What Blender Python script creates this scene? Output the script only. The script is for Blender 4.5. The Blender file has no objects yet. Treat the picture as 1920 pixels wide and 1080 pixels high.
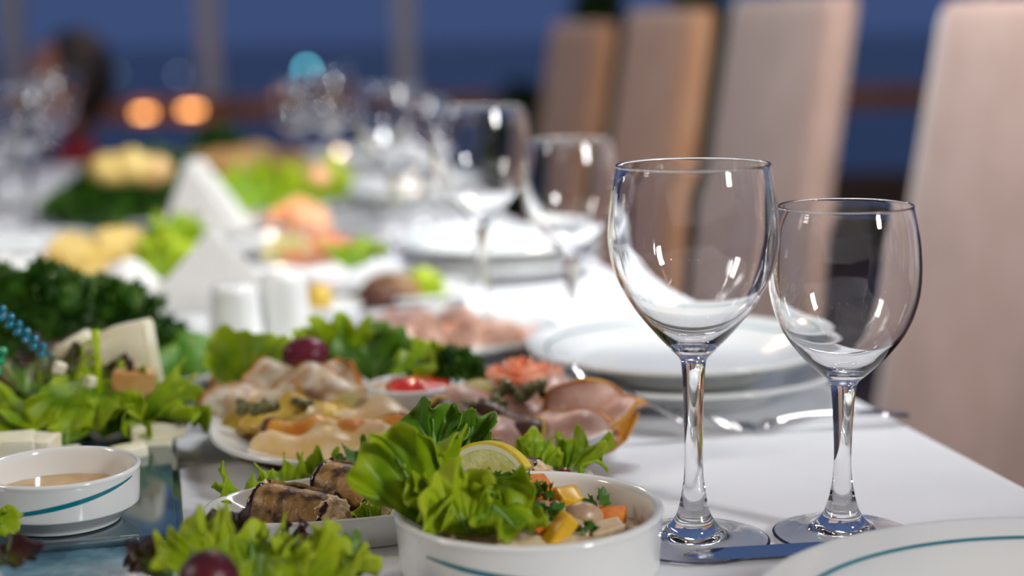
import bpy, bmesh, math, random
from mathutils import Vector, Matrix, Euler, noise

S = bpy.context.scene
COL = S.collection
PI = math.pi
TZ = 0.75            # height of the table top; heights below named z are measured from it

# ------------------------------------------------------------------ camera
FPX = 3150.0
PITCH = math.radians(-9.12)
ROLL = math.radians(1.12)
CAMZ = TZ + 0.246
fwd = Vector((0, math.cos(PITCH), math.sin(PITCH)))
rt0 = Vector((1, 0, 0)); up0 = rt0.cross(fwd)
rt = rt0 * math.cos(ROLL) - up0 * math.sin(ROLL)
up = rt0 * math.sin(ROLL) + up0 * math.cos(ROLL)
cd = bpy.data.cameras.new('camera'); cam = bpy.data.objects.new('camera', cd); COL.objects.link(cam)
cam.matrix_world = Matrix(((rt.x, up.x, -fwd.x, 0), (rt.y, up.y, -fwd.y, 0), (rt.z, up.z, -fwd.z, CAMZ), (0, 0, 0, 1)))
cd.sensor_width = 36; cd.lens = 36 * FPX / 1920; cd.clip_start = 0.02; cd.clip_end = 800
cd.dof.use_dof = True; cd.dof.focus_distance = 0.80; cd.dof.aperture_fstop = (cd.lens / 1000) / 0.0170
S.camera = cam
def ray(px, py): return fwd * FPX + rt * (px - 960) + up * (540 - py)
def A(px, py, D):            # point on the sight line at depth D (metres along y)
    r = ray(px, py); return Vector((0, 0, CAMZ)) + r * (D / r.y)
def G(px, py, z=0.0):        # point on a level plane z above the table top
    r = ray(px, py); return Vector((0, 0, CAMZ)) + r * ((TZ + z - CAMZ) / r.z)

# ------------------------------------------------------------------ light and exposure
S.view_settings.view_transform = 'Standard'; S.view_settings.look = 'None'
S.view_settings.exposure = 0.0; S.view_settings.gamma = 1.0; S.view_settings.use_curve_mapping = False
S.cycles.max_bounces = 14; S.cycles.transmission_bounces = 14; S.cycles.glossy_bounces = 6; S.cycles.transparent_max_bounces = 12
S.cycles.sample_clamp_indirect = 60.0
W = bpy.data.worlds.new('dusk'); S.world = W; W.use_nodes = True
nt = W.node_tree; nt.nodes.clear()
wo = nt.nodes.new('ShaderNodeOutputWorld'); wb = nt.nodes.new('ShaderNodeBackground')
tc = nt.nodes.new('ShaderNodeTexCoord'); sp = nt.nodes.new('ShaderNodeSeparateXYZ'); cr = nt.nodes.new('ShaderNodeValToRGB')
nt.links.new(tc.outputs['Generated'], sp.inputs[0]); nt.links.new(sp.outputs['Z'], cr.inputs[0]); nt.links.new(cr.outputs[0], wb.inputs[0]); nt.links.new(wb.outputs[0], wo.inputs[0])
cr.color_ramp.elements[0].position = 0.0; cr.color_ramp.elements[0].color = (.038, .062, .150, 1)
cr.color_ramp.elements[1].position = 0.5; cr.color_ramp.elements[1].color = (.050, .085, .190, 1)
wb.inputs[1].default_value = 1.25
def area(name, loc, tgt, sx, sy, power, col):
    l = bpy.data.lights.new(name, 'AREA'); l.shape = 'RECTANGLE'; l.size = sx; l.size_y = sy; l.energy = power; l.color = col
    o = bpy.data.objects.new(name, l); COL.objects.link(o); o.location = loc
    o.rotation_euler = (Vector(tgt) - Vector(loc)).to_track_quat('-Z', 'Y').to_euler(); return o
def bulb(name, loc, power, col, r=.02):
    l = bpy.data.lights.new(name, 'POINT'); l.energy = power; l.color = col; l.shadow_soft_size = r
    o = bpy.data.objects.new(name, l); COL.objects.link(o); o.location = loc
area('key_lamp', (1.60, -.60, TZ + .98), (0, .85, TZ), .26, .52, 32, (.98, .99, 1))
area('far_lamp', (.30, 1.40, TZ + .82), (0, 2.3, TZ), .26, .26, 17, (.95, .98, 1))  # unseen light added low over the table to whiten the far plates
area('fill_lamp', (-1.8, .5, TZ + 1.1), (.4, 1.6, TZ), .34, .6, 12, (1, .92, .82))
bulb('terrace_lamp', (-.3, 4.6, TZ + 2.0), 50, (1, .72, .48), .06)  # unseen warm light added to brighten the posts and rail
for k, (x, y, z) in enumerate([(-.35, -.9, 1.15), (.1, -1.1, 1.2), (.55, -.95, 1.3), (.95, -.7, 1.0), (-.8, -.5, 1.3), (1.3, .5, 1.25), (-1.1, .8, 1.4)]):
    bulb('ceiling_bulb', (x, y, TZ + z), 1.1, (1, .60, .28), .012)

# ------------------------------------------------------------------ materials
def mat(name, col, rough=.5, col2=None, nscale=40, bump=0, bscale=None, spec=.5, sss=0, ssr=(1, .5, .3), coat=0, metal=0, trans=0, ior=1.45,
        translucent=0, attr=None, acol=None, noise_lo=.4, noise_hi=.6, wave=None, emit=None, col3=None, sheen=0):
    m = bpy.data.materials.new(name); m.use_nodes = True; t = m.node_tree; b = t.nodes['Principled BSDF']
    b.inputs['Base Color'].default_value = (*col, 1); b.inputs['Roughness'].default_value = rough
    b.inputs['Specular IOR Level'].default_value = spec; b.inputs['Metallic'].default_value = metal
    b.inputs['Coat Weight'].default_value = coat; b.inputs['Coat Roughness'].default_value = .05
    b.inputs['Transmission Weight'].default_value = trans; b.inputs['IOR'].default_value = ior
    if sheen: b.inputs['Sheen Weight'].default_value = sheen
    if sss:
        b.inputs['Subsurface Weight'].default_value = sss; b.inputs['Subsurface Radius'].default_value = ssr; b.inputs['Subsurface Scale'].default_value = .004
    tcn = t.nodes.new('ShaderNodeTexCoord')
    src = None
    if col2:
        n = t.nodes.new('ShaderNodeTexNoise'); n.inputs['Scale'].default_value = nscale; n.inputs['Detail'].default_value = 4
        t.links.new(tcn.outputs['Object'], n.inputs['Vector'])
        r = t.nodes.new('ShaderNodeValToRGB'); t.links.new(n.outputs['Fac'], r.inputs[0])
        r.color_ramp.elements[0].position = noise_lo; r.color_ramp.elements[0].color = (*col, 1)
        r.color_ramp.elements[1].position = noise_hi; r.color_ramp.elements[1].color = (*col2, 1)
        if col3:
            e = r.color_ramp.elements.new(min(.99, noise_hi + .12)); e.color = (*col3, 1)
        src = r.outputs[0]
    if attr:
        a = t.nodes.new('ShaderNodeAttribute'); a.attribute_name = attr
        mx = t.nodes.new('ShaderNodeMix'); mx.data_type = 'RGBA'
        t.links.new(a.outputs['Fac'], mx.inputs['Factor'])
        if src: t.links.new(src, mx.inputs[6])
        else: mx.inputs[6].default_value = (*col, 1)
        mx.inputs[7].default_value = (*acol, 1); src = mx.outputs[2]
    if src: t.links.new(src, b.inputs['Base Color'])
    if bump:
        n2 = t.nodes.new('ShaderNodeTexNoise'); n2.inputs['Scale'].default_value = bscale or nscale; n2.inputs['Detail'].default_value = 5
        t.links.new(tcn.outputs['Object'], n2.inputs['Vector'])
        bp = t.nodes.new('ShaderNodeBump'); bp.inputs['Strength'].default_value = bump; bp.inputs['Distance'].default_value = .002
        t.links.new(n2.outputs['Fac'], bp.inputs['Height']); t.links.new(bp.outputs[0], b.inputs['Normal'])
    if translucent:
        tr = t.nodes.new('ShaderNodeBsdfTranslucent'); ms = t.nodes.new('ShaderNodeMixShader'); ms.inputs[0].default_value = translucent
        if src: t.links.new(src, tr.inputs[0])
        else: tr.inputs[0].default_value = (*col, 1)
        o = t.nodes['Material Output']
        t.links.new(b.outputs[0], ms.inputs[1]); t.links.new(tr.outputs[0], ms.inputs[2]); t.links.new(ms.outputs[0], o.inputs[0])
    if emit:
        b.inputs['Emission Color'].default_value = (*emit[0], 1); b.inputs['Emission Strength'].default_value = emit[1]
    return m

M = {}
M['cloth'] = mat('table linen', (.80, .81, .84), .85, (.76, .77, .80), 9, .15, 900, spec=.2)
M['porcelain'] = mat('white porcelain', (.80, .81, .79), .12, coat=.4)
M['teal'] = mat('teal glaze', (.0, .18, .24), .15, coat=.4)
M['glass'] = mat('clear glass', (1, 1, 1), 0.0, trans=1, ior=1.5)
M['pane'] = mat('window glass', (.96, .98, 1), 0.0, trans=1, ior=1.1)
M['steel'] = mat('polished steel', (.72, .72, .73), .10, metal=1)
M['tray'] = mat('glossy slate blue tray', (.012, .020, .030), .06, (.05, .10, .13), 14, coat=.6)
M['traytop'] = mat('marbled blue tray glaze', (.018, .042, .062), .10, (.05, .11, .14), 18, coat=.5)
M['bluetop'] = mat('light blue marbled glaze', (.09, .22, .30), .2, (.20, .38, .46), 60, .2, 120, coat=.4)
M['lettuce'] = mat('green lettuce', (.16, .32, .002), .42, (.32, .48, .004), 60, .2, 220, spec=.35, translucent=.35, attr='edge', acol=(.42, .55, .015))
M['lettuce_dark'] = mat('dark green lettuce', (.035, .14, .002), .42, (.09, .24, .004), 60, .25, 220, translucent=.3, attr='edge', acol=(.15, .30, .02))
M['lettuce_pale'] = mat('pale green lettuce', (.25, .40, .003), .42, (.40, .54, .008), 50, .2, 200, spec=.35, translucent=.35, attr='edge', acol=(.55, .66, .03))
M['redleaf'] = mat('red leaf lettuce', (.10, .22, .01), .35, (.09, .03, .02), 50, .3, 200, translucent=.2, attr='edge', acol=(.045, .006, .012))
M['radicchio'] = mat('red onion skin', (.10, .008, .02), .3, (.22, .03, .06), 30, translucent=.15)
M['parsley'] = mat('parsley green', (.014, .065, .003), .5, (.05, .14, .006), 40, translucent=.2)
M['parsley_bright'] = mat('bright herb green', (.05, .17, .015), .45, (.12, .27, .03), 40, translucent=.25)
M['stem'] = mat('pale herb stalk', (.16, .30, .05), .45)
M['eggskin'] = mat('glossy aubergine skin', (.006, .003, .006), .12, (.02, .006, .012), 60, coat=.5)
M['eggflesh'] = mat('grilled aubergine flesh', (.05, .022, .008), .35, (.34, .19, .06), 110, .5, 260, noise_lo=.38, noise_hi=.56)
M['filling'] = mat('walnut filling', (.78, .56, .32), .45, (.45, .25, .11), 220, .6, 330, noise_lo=.45, noise_hi=.68, sss=.2)
M['pomegranate'] = mat('pomegranate seed', (.16, .0, .008), .08, coat=.8, sss=.3)
M['lemonpeel'] = mat('lemon peel', (.75, .52, .02), .35, (.82, .62, .05), 200, .3, 500)
M['pith'] = mat('lemon pith', (.80, .76, .52), .6)
M['lemonflesh'] = mat('lemon flesh', (.66, .62, .20), .18, (.80, .76, .38), 120, .4, 300, sss=.3)
M['carrot'] = mat('carrot', (.66, .15, .006), .6, (.76, .24, .015), 120, .3, 300, sss=.2)
M['pepper'] = mat('yellow pepper', (.72, .38, .01), .25, (.80, .50, .04), 60, sss=.2)
M['mushroom'] = mat('cooked mushroom', (.38, .24, .15), .3, (.50, .34, .22), 80, .2, 200, sss=.2)
M['chicken'] = mat('diced chicken', (.58, .42, .24), .5, (.70, .56, .36), 130, .4, 280, sss=.2)
M['fish_white'] = mat('smoked white fish', (.55, .36, .19), .35, (.80, .72, .58), 110, .4, 160, sss=.2, coat=.05)
M['fish_yellow'] = mat('smoked yellow fish', (.55, .33, .02), .35, (.70, .50, .08), 50, .35, 160, sss=.2, coat=.05)
M['fish_pale'] = mat('pale smoked eel', (.60, .40, .15), .35, (.70, .52, .32), 50, .35, 160, sss=.2, coat=.05)
M['rind'] = mat('amber smoked rind', (.50, .15, .012), .3, (.66, .30, .03), 60, .3, 200, coat=.05)
M['ham'] = mat('pink sliced ham', (.50, .27, .21), .38, (.68, .46, .38), 50, .2, 160, sss=.2)
M['roast'] = mat('roast meat slices', (.34, .16, .09), .42, (.56, .33, .24), 70, .3, 180, noise_lo=.42, noise_hi=.56, sss=.1)
M['brownmeat'] = mat('browned meat', (.13, .055, .025), .4, (.32, .17, .07), 60, .4, 200)
M['darkmeat'] = mat('dark cured meat', (.035, .012, .008), .40, (.12, .04, .02), 60, .3, 200, coat=.05)
M['salmon'] = mat('salmon', (.80, .22, .09), .28, (.86, .46, .30), 90, .2, 200, sss=.3)
M['shrimp'] = mat('shrimp', (.78, .30, .12), .35, (.82, .50, .30), 90, sss=.3)
M['caper'] = mat('caper', (.10, .10, .03), .3, (.20, .19, .07), 200)
M['redsauce'] = mat('red sauce', (.72, .02, .01), .22, (.60, .04, .01), 90, .6, 260, coat=.4)
M['oil'] = mat('honey sauce', (.62, .38, .10), .08, (.50, .24, .03), 60, coat=.6)
M['cheese'] = mat('white cheese', (.80, .74, .50), .5, (.84, .80, .62), 60, .25, 220, sss=.2)
M['cheese_yellow'] = mat('yellow cheese', (.64, .43, .10), .5, (.72, .54, .20), 40, .2, 160, sss=.2)
M['cheese_smoked'] = mat('smoked cheese rind', (.50, .25, .07), .45, (.62, .36, .14), 50, .2, 200)
M['cucumber'] = mat('green cucumber skin', (.05, .17, .005), .5, (.16, .34, .015), 14)
M['olive'] = mat('dark grape skin', (.045, .004, .012), .35, (.10, .008, .018), 30)
M['bread'] = mat('bread crust', (.55, .28, .09), .55, (.72, .48, .22), 40, .3, 140)
M['tomato'] = mat('tomato', (.70, .13, .03), .2, (.76, .24, .06), 20, coat=.3)
M['napkin'] = mat('white paper napkin', (.88, .87, .83), .9, spec=.1)
M['bead_blue'] = mat('turquoise glass bead', (.0, .22, .34), .08, coat=.8)
M['bead_green'] = mat('green glass bead', (.0, .35, .14), .08, coat=.8)
M['stick'] = mat('turquoise stick', (.01, .14, .22), .25)
M['limestick'] = mat('lime green curl', (.46, .62, .0), .25, translucent=.2)
M['chair_cover'] = mat('beige chair cover', (.29, .185, .145), .75, (.32, .21, .17), 14, .2, 700, sheen=.3)
M['chair_brown'] = mat('tan chair cover', (.42, .20, .10), .75, (.46, .24, .13), 14, .2, 700, sheen=.3)
M['wood_rail'] = mat('varnished rail wood', (.34, .13, .04), .35, (.24, .085, .025), 12)
M['wood_dark'] = mat('dark deck wood', (.05, .028, .018), .55, (.075, .04, .025), 10, .2, 60)
M['post'] = mat('grey painted post', (.46, .45, .48), .5)
M['interior'] = mat('warm plaster', (.48, .36, .27), .8, (.52, .40, .30), 2)
M['ceil'] = mat('pale ceiling', (.70, .68, .66), .8, (.74, .72, .70), 2)
M['sea'] = mat('evening sea', (.008, .014, .028), .22, bump=.6, bscale=.8)
M['plant'] = mat('dark shrub leaf', (.010, .028, .006), .5, (.03, .06, .01), 10)
M['pot'] = mat('dark planter', (.03, .022, .02), .5)
M['skin'] = mat('skin', (.42, .19, .12), .5, sss=.1)
M['hair'] = mat('dark hair', (.03, .022, .02), .5)
M['redcloth'] = mat('red top', (.26, .012, .018), .8)
M['darkcloth'] = mat('dark trousers', (.015, .018, .03), .8)
M['lampwarm'] = mat('warm lamp glass', (1, .5, .2), .4, emit=((1, .42, .12), 6.0))
def emitm(name, c, s): return mat(name, c, .5, emit=(c, s))

# ------------------------------------------------------------------ helpers
def mk(name, verts, faces, m, parent=None, smooth=True, loc=None, rot=None, attr=None):
    me = bpy.data.meshes.new(name); me.from_pydata([tuple(v) for v in verts], [], faces); me.validate(); me.update()
    if smooth: me.polygons.foreach_set('use_smooth', [True] * len(me.polygons))
    if attr:
        at = me.attributes.new('edge', 'FLOAT', 'POINT'); at.data.foreach_set('value', attr)
    o = bpy.data.objects.new(name, me); COL.objects.link(o)
    if m: me.materials.append(m)
    if parent: o.parent = parent
    if loc is not None: o.location = loc
    if rot is not None: o.rotation_euler = rot
    return o
def frombm(name, bm, m, parent=None, smooth=True, loc=None, rot=None):
    bmesh.ops.recalc_face_normals(bm, faces=bm.faces)
    me = bpy.data.meshes.new(name); bm.to_mesh(me); bm.free()
    if smooth: me.polygons.foreach_set('use_smooth', [True] * len(me.polygons))
    o = bpy.data.objects.new(name, me); COL.objects.link(o); me.materials.append(m)
    if parent: o.parent = parent
    if loc is not None: o.location = loc
    if rot is not None: o.rotation_euler = rot
    return o
def tag(o, label, cat, group=None, kind=None):
    if label: o['label'] = label
    if cat: o['category'] = cat
    if group: o['group'] = group
    if kind: o['kind'] = kind
    return o
def thing(name, label, cat, loc=(0, 0, 0), rot=(0, 0, 0), group=None):
    o = bpy.data.objects.new(name, None); COL.objects.link(o); o.empty_display_size = .02
    o.location = loc; o.rotation_euler = rot; return tag(o, label, cat, group)
def dup(root, loc, rot=None, label=None, group=None, scale=None):
    r = root.copy(); COL.objects.link(r); r.location = loc
    if rot is not None: r.rotation_euler = rot
    if scale: r.scale = (scale,) * 3 if not hasattr(scale, '__len__') else scale
    if label: r['label'] = label
    if group: r['group'] = group
    for ch in list(root.children):
        c = ch.copy(); COL.objects.link(c); c.parent = r
        for g in ch.children:
            d = g.copy(); COL.objects.link(d); d.parent = c
    return r
def lathe(prof, n=64, fr=None, fz=None):
    """closed turned profile [(r, z)], open ends on the axis when r == 0"""
    vs, fs, rings = [], [], []
    for (r, z) in prof:
        if r <= 1e-7:
            rings.append([len(vs)]); vs.append((0, 0, z + (fz(0, 0, z) if fz else 0)))
        else:
            ring = []
            for k in range(n):
                a = 2 * PI * k / n; q = fr(a) if fr else (r, r)
                x = (r * q[0] if fr else r) * math.cos(a); y = (r * q[1] if fr else r) * math.sin(a)
                ring.append(len(vs)); vs.append((x, y, z + (fz(a, r, z) if fz else 0)))
            rings.append(ring)
    for a, b in zip(rings, rings[1:]):
        if len(a) == 1 and len(b) == 1: continue
        for k in range(n):
            k2 = (k + 1) % n
            if len(a) == 1: fs.append((a[0], b[k2], b[k]))
            elif len(b) == 1: fs.append((a[k], a[k2], b[0]))
            else: fs.append((a[k], a[k2], b[k2], b[k]))
    return vs, fs
def smoothprof(pts, sub=4):
    """Catmull-Rom through (r, z) points"""
    out = []
    P = [pts[0]] + list(pts) + [pts[-1]]
    for i in range(1, len(P) - 2):
        p0, p1, p2, p3 = P[i - 1], P[i], P[i + 1], P[i + 2]
        for k in range(sub):
            t = k / sub
            out.append(tuple(max(0, .5 * ((2 * p1[j]) + (-p0[j] + p2[j]) * t + (2 * p0[j] - 5 * p1[j] + 4 * p2[j] - p3[j]) * t * t + (-p0[j] + 3 * p1[j] - 3 * p2[j] + p3[j]) * t ** 3)) for j in (0, 1)))
    out.append(pts[-1]); return out
def superell(a, b, n=2.6):
    def f(t):
        c, s = abs(math.cos(t)), abs(math.sin(t))
        q = (c ** n + s ** n) ** (-1 / n)
        return (a * q, b * q)
    return f
def tube(pts, rads, n=10, cap=True):
    vs, fs = [], []
    up_ = Vector((0, 0, 1))
    P = [Vector(p) for p in pts]
    if not hasattr(rads, '__len__'): rads = [rads] * len(P)
    prev = None
    for i, p in enumerate(P):
        d = (P[min(i + 1, len(P) - 1)] - P[max(i - 1, 0)]).normalized()
        if prev is None:
            ref = up_ if abs(d.z) < .9 else Vector((1, 0, 0)); s = d.cross(ref).normalized()
        else: s = (prev - d * prev.dot(d)).normalized()
        prev = s; t = d.cross(s)
        for k in range(n):
            a = 2 * PI * k / n
            vs.append(p + (s * math.cos(a) + t * math.sin(a)) * rads[i])
    for i in range(len(P) - 1):
        for k in range(n):
            fs.append((i * n + k, i * n + (k + 1) % n, (i + 1) * n + (k + 1) % n, (i + 1) * n + k))
    if cap: fs.append(tuple(range(n))[::-1]); fs.append(tuple((len(P) - 1) * n + k for k in range(n)))
    return vs, fs
def rbox(sx, sy, sz, r, seg=3, sub=0, nz=0, seed=0, freq=1.0):
    bm = bmesh.new(); bmesh.ops.create_cube(bm, size=1)
    for v in bm.verts: v.co = Vector((v.co.x * sx, v.co.y * sy, v.co.z * sz))
    if sub: bmesh.ops.subdivide_edges(bm, edges=bm.edges, cuts=sub, use_grid_fill=True)
    if r:
        ed = [e for e in bm.edges if len(e.link_faces) == 2 and e.link_faces[0].normal.dot(e.link_faces[1].normal) < .5]
        bm.normal_update(); ed = [e for e in bm.edges if len(e.link_faces) == 2 and e.link_faces[0].normal.dot(e.link_faces[1].normal) < .5]
        bmesh.ops.bevel(bm, geom=ed, offset=r, segments=seg, profile=.5, affect='EDGES')
    if nz:
        for v in bm.verts:
            q = noise.noise_vector(v.co * freq + Vector((seed * 3.1, seed * 1.7, 0))); v.co += q * nz
    return bm
def blob(rx, ry, rz, nz=.15, freq=60, seed=0, sub=4):
    bm = bmesh.new(); bmesh.ops.create_icosphere(bm, subdivisions=sub, radius=1)
    off = Vector((seed * 7.3, seed * 2.9, seed * 5.1))
    for v in bm.verts:
        p = Vector((v.co.x * rx, v.co.y * ry, v.co.z * rz))
        k = 1 + nz * (noise.noise(p * freq + off) + .5 * noise.noise(p * freq * 2.3 + off))
        v.co = p * k
    return bm
def leaf_mesh(L, Wd, curl=20, ruf=.006, spread=1.1, freq=4.0, seed=0, nu=26, nv=76, cup=.3, jag=.12):
    vs, fs, at = [], [], []
    for j in range(nv + 1):
        th = spread * (2 * j / nv - 1)
        lob = 1 - .30 * abs(th / spread) ** 3 + jag * noise.noise(Vector((th * freq * 1.6, seed * 9.1, 0))) + jag * .35 * noise.noise(Vector((th * freq * 6, seed * 3.3, 4)))
        for i in range(nu + 1):
            u = i / nu
            rho = L * u * lob
            x = rho * math.sin(th) * Wd; y = rho * math.cos(th)
            e = u ** 2.4; e4 = u ** 5
            n1 = noise.noise(Vector((th * freq * .6, u * 1.3, seed * 5.7))); n2 = noise.noise(Vector((th * freq * 2.0, u * 2.6, seed * 2.1 + 8)))
            ph = th * freq * 3.6 + 5 * n1 + seed
            z = ruf * (e * n1 * 2.4 + e4 * (.75 * math.sin(ph) + .35 * math.sin(ph * 2.3 + 3 * n2))) + cup * x * x / (L + 1e-6)
            y += ruf * (e * n2 * .9 + e4 * .45 * math.cos(ph * 1.1 + 1))
            x += ruf * (e * n2 * .6 + e4 * .5 * math.cos(ph))
            z += .0009 * math.sin(th * 22) * u * (1 - u) * 2
            # bend along the length
            k = curl
            yy = math.sin(k * y) / k if abs(k) > 1e-3 else y
            zz = (1 - math.cos(k * y)) / k if abs(k) > 1e-3 else 0
            c, s = math.cos(k * y), math.sin(k * y)
            vs.append((x, yy - z * s, zz + z * c)); at.append(max(0.0, min(1.0, (u - .72) / .28 + .25 * n2)))
    for j in range(nv):
        for i in range(nu):
            a = j * (nu + 1) + i
            fs.append((a, a + 1, a + nu + 2, a + nu + 1))
    return vs, fs, at
def leaf(label, L, Wd, loc, rot, m='lettuce', group=None, parent=None, name='lettuce_leaf', rib=True, **kw):
    vs, fs, at = leaf_mesh(L, Wd, **kw)
    o = mk(name, vs, fs, M[m], parent, loc=loc, rot=rot, attr=at)
    s = o.modifiers.new('thickness', 'SOLIDIFY'); s.thickness = .0006; s.offset = 0
    if not parent: tag(o, label, 'lettuce', group)
    if rib:
        k = kw.get('curl', 20); pts, rr = [], []
        for i in range(9):
            y = L * .72 * i / 8; pts.append((0, math.sin(k * y) / k, (1 - math.cos(k * y)) / k)); rr.append(.0016 * (1 - i / 9) + .0003)
        a, b = tube(pts, rr, 6); mk('midrib', a, b, M['stem'], o)
    return o
def slice_mesh(R, asp, curl, wav, seed, r0=0.0, r1=1.0, thick=0, nr=14, na=48, fold=0):
    vs, fs = [], []
    for i in range(nr + 1):
        q = r0 + (r1 - r0) * i / nr
        for k in range(na):
            a = 2 * PI * k / na
            rr = R * q * (1 + .26 * noise.noise(Vector((math.cos(a) * 1.2, math.sin(a) * 1.2, seed * 3.7))) + .05 * noise.noise(Vector((math.cos(a) * 5, math.sin(a) * 5, seed))))
            x, y = rr * math.cos(a) * asp, rr * math.sin(a)
            z = 1.6 * wav * noise.noise(Vector((x * 55, y * 55, seed * 2.3))) * (0.4 + q) + wav * 1.1 * q * q * math.sin(3 * a + seed)
            if abs(curl) > 1e-3:
                c, s = math.cos(curl * y), math.sin(curl * y)
                y, z = math.sin(curl * y) / curl - z * s, (1 - c) / curl + z * c
            if fold:
                c, s = math.cos(fold * x), math.sin(fold * x)
                x, z = math.sin(fold * x) / fold - z * s, (1 - c) / fold + z * c
            vs.append((x, y, z + thick))
    for i in range(nr):
        for k in range(na):
            k2 = (k + 1) % na
            fs.append((i * na + k, (i + 1) * na + k, (i + 1) * na + k2, i * na + k2))
    return vs, fs
def meat(label, R, asp, loc, rot, m, rind=None, curl=20, wav=.003, seed=0, fold=0, cat='sliced meat', group=None, name='meat_slice', th=.0016):
    vs, fs = slice_mesh(R, asp, curl, wav, seed, 0, .95, fold=fold)
    o = mk(name, vs, fs, M[m], loc=loc, rot=rot); s = o.modifiers.new('thickness', 'SOLIDIFY'); s.thickness = th; s.offset = 0
    tag(o, label, cat, group)
    if rind:
        vs, fs = slice_mesh(R, asp, curl, wav, seed, .94, 1.0, nr=2, fold=fold)
        r = mk('rind', vs, fs, M[rind], o); s = r.modifiers.new('thickness', 'SOLIDIFY'); s.thickness = th * 1.5; s.offset = 0
    return o
def leaflets(n, rx, ry, rz, size, seed, up_bias=.4, flat=False):
    """feathery herb leaves spread over a heap"""
    rnd = random.Random(seed); vs, fs = [], []
    shape = [(0, 0), (.35, .25), (.2, .45), (.6, .5), (.35, .68), (.75, .85), (.3, .85), (.12, 1.15), (0, 1.25)]
    for _ in range(n):
        a = rnd.uniform(0, 2 * PI); h = rnd.random() ** .8; q = math.sqrt(max(0, 1 - h * h)) * rnd.uniform(.55, 1.0)
        p = Vector((rx * q * math.cos(a), ry * q * math.sin(a), rz * h * rnd.uniform(.75, 1.05)))
        d = Vector((math.cos(a) * q, math.sin(a) * q, h + up_bias)).normalized()
        R_ = d.to_track_quat('Y', 'Z').to_matrix() @ Euler((rnd.uniform(-.8, .8), rnd.uniform(-1.5, 1.5), rnd.uniform(-.8, .8))).to_matrix()
        s = size * rnd.uniform(.6, 1.25); b = len(vs)
        L = [(x, y, .25 * x * x + .2 * math.sin(y * 3) * .5) for x, y in shape]
        Rr = [(-x, y, z) for x, y, z in L[1:-1]]
        for c in L + Rr: vs.append(p + R_ @ (Vector(c) * s))
        nL = len(L)
        mid = b
        for k in range(1, nL - 1): fs.append((b, b + k, b + k + 1))
        idx = [b] + [b + nL + k for k in range(len(Rr))] + [b + nL - 1]
        for k in range(1, len(idx) - 1): fs.append((b, idx[k + 1], idx[k]))
    return vs, fs
def herb(label, loc, rx, ry, rz, size, n, seed, m='parsley', name='parsley_bunch', cat='parsley', rot=(0, 0, 0), stalks=14, group=None):
    t = thing(name, label, cat, loc, rot, group)
    vs, fs = leaflets(n, rx, ry, rz, size, seed); o = mk('leaves', vs, fs, M[m], t, smooth=False); o['kind'] = 'stuff'
    rnd = random.Random(seed + 5); V, F = [], []
    for _ in range(stalks):
        a = rnd.uniform(0, 2 * PI); q = rnd.uniform(.2, .8)
        pts = [(rx * .15 * math.cos(a), ry * .15 * math.sin(a), 0), (rx * q * .6 * math.cos(a), ry * q * .6 * math.sin(a), rz * .5), (rx * q * math.cos(a), ry * q * math.sin(a), rz * .95)]
        v, f = tube(pts, [.0010, .0008, .0005], 5); b = len(V); V += v; F += [tuple(i + b for i in x) for x in f]
    if rz > .02:
        bm = blob(rx * .72, ry * .72, rz * .62, .3, 40, seed, 3); c = frombm('inner_leaves', bm, M[m], t, loc=(0, 0, rz * .3)); c['kind'] = 'stuff'
    o = mk('stalks', V, F, M['stem'], t); o['kind'] = 'stuff'
    return t

# ------------------------------------------------------------------ setting: deck, rail, glazed front, sea
U = Vector((-.2101, .9777, 0)); N = Vector((.9777, .2101, 0))      # along the table, and across it to the right
TROT = math.atan2(-U.x, U.y)
def TP(s, n, z=0): return U * s + N * n + Vector((0, 0, TZ + z))
def slab(name, x0, x1, y0, y1, z0, z1, m, parent=None, kind='structure', bev=.004):
    bm = rbox(x1 - x0, y1 - y0, z1 - z0, bev, 2)
    o = frombm(name, bm, m, parent, smooth=False, loc=((x0 + x1) / 2, (y0 + y1) / 2, (z0 + z1) / 2))
    if kind and not parent: o['kind'] = kind
    return o
floor = slab('floor', -5, 6, -3, 7.3, -.08, -.02, M['wood_dark'])
rnd = random.Random(3)
for k in range(46):
    x = -5 + k * .2391
    slab('plank', x - .5 + .004 - 0, x - .5 + .235, -3 - 2.15, 7.3 - 2.15, -.02 + .05, .0 + .05, M['wood_dark'], floor, bev=.003)
sea = slab('sea', -160, 160, 9, 400, -4.2, -4, M['sea']); sea['kind'] = 'structure'
RY = 7.0
def rx_(px): return A(px, 100, RY).x
rz_ = A(960, 192, RY).z
rail = thing('railing', 'varnished brown wooden railing across the far end of the terrace', 'railing', (0, RY, 0))
wb_ = slab('wall_back', -5, 6, -3.3, -3.2, 0, 3.2, M['interior'])
slab('ceiling', -5, 6, -3.3, 2.6, 3.1, 3.2, M['ceil'])  # unseen pale surface added overhead for bright glass rims and soft ambient light
slab('handrail', -4.6, 5.2, -.05, .05, rz_ - .05, rz_ + .04, M['wood_rail'], rail)
for k in range(8):
    x = -4.5 + k * 1.37
    slab('baluster', x - .03, x + .03, -.03, .03, .0, rz_ - .05, M['wood_rail'], rail)
    if k < 7: slab('glass_panel', x + .05, x + 1.30, -.004, .004, .36, rz_ - .08, M['pane'], rail)
    if k < 7: slab('kick_board', x + .05, x + 1.30, -.02, .02, .02, .34, M['wood_dark'], rail)
px_posts = [-420, 0, 385, 757, 1130, 1500, 1880, 2300]
xs = [-3.2] + [rx_(385) - (rx_(757) - rx_(385)), rx_(385), rx_(757)] + [rx_(757) + k * (rx_(757) - rx_(385)) for k in (1, 2, 3, 4, 5)]
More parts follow.
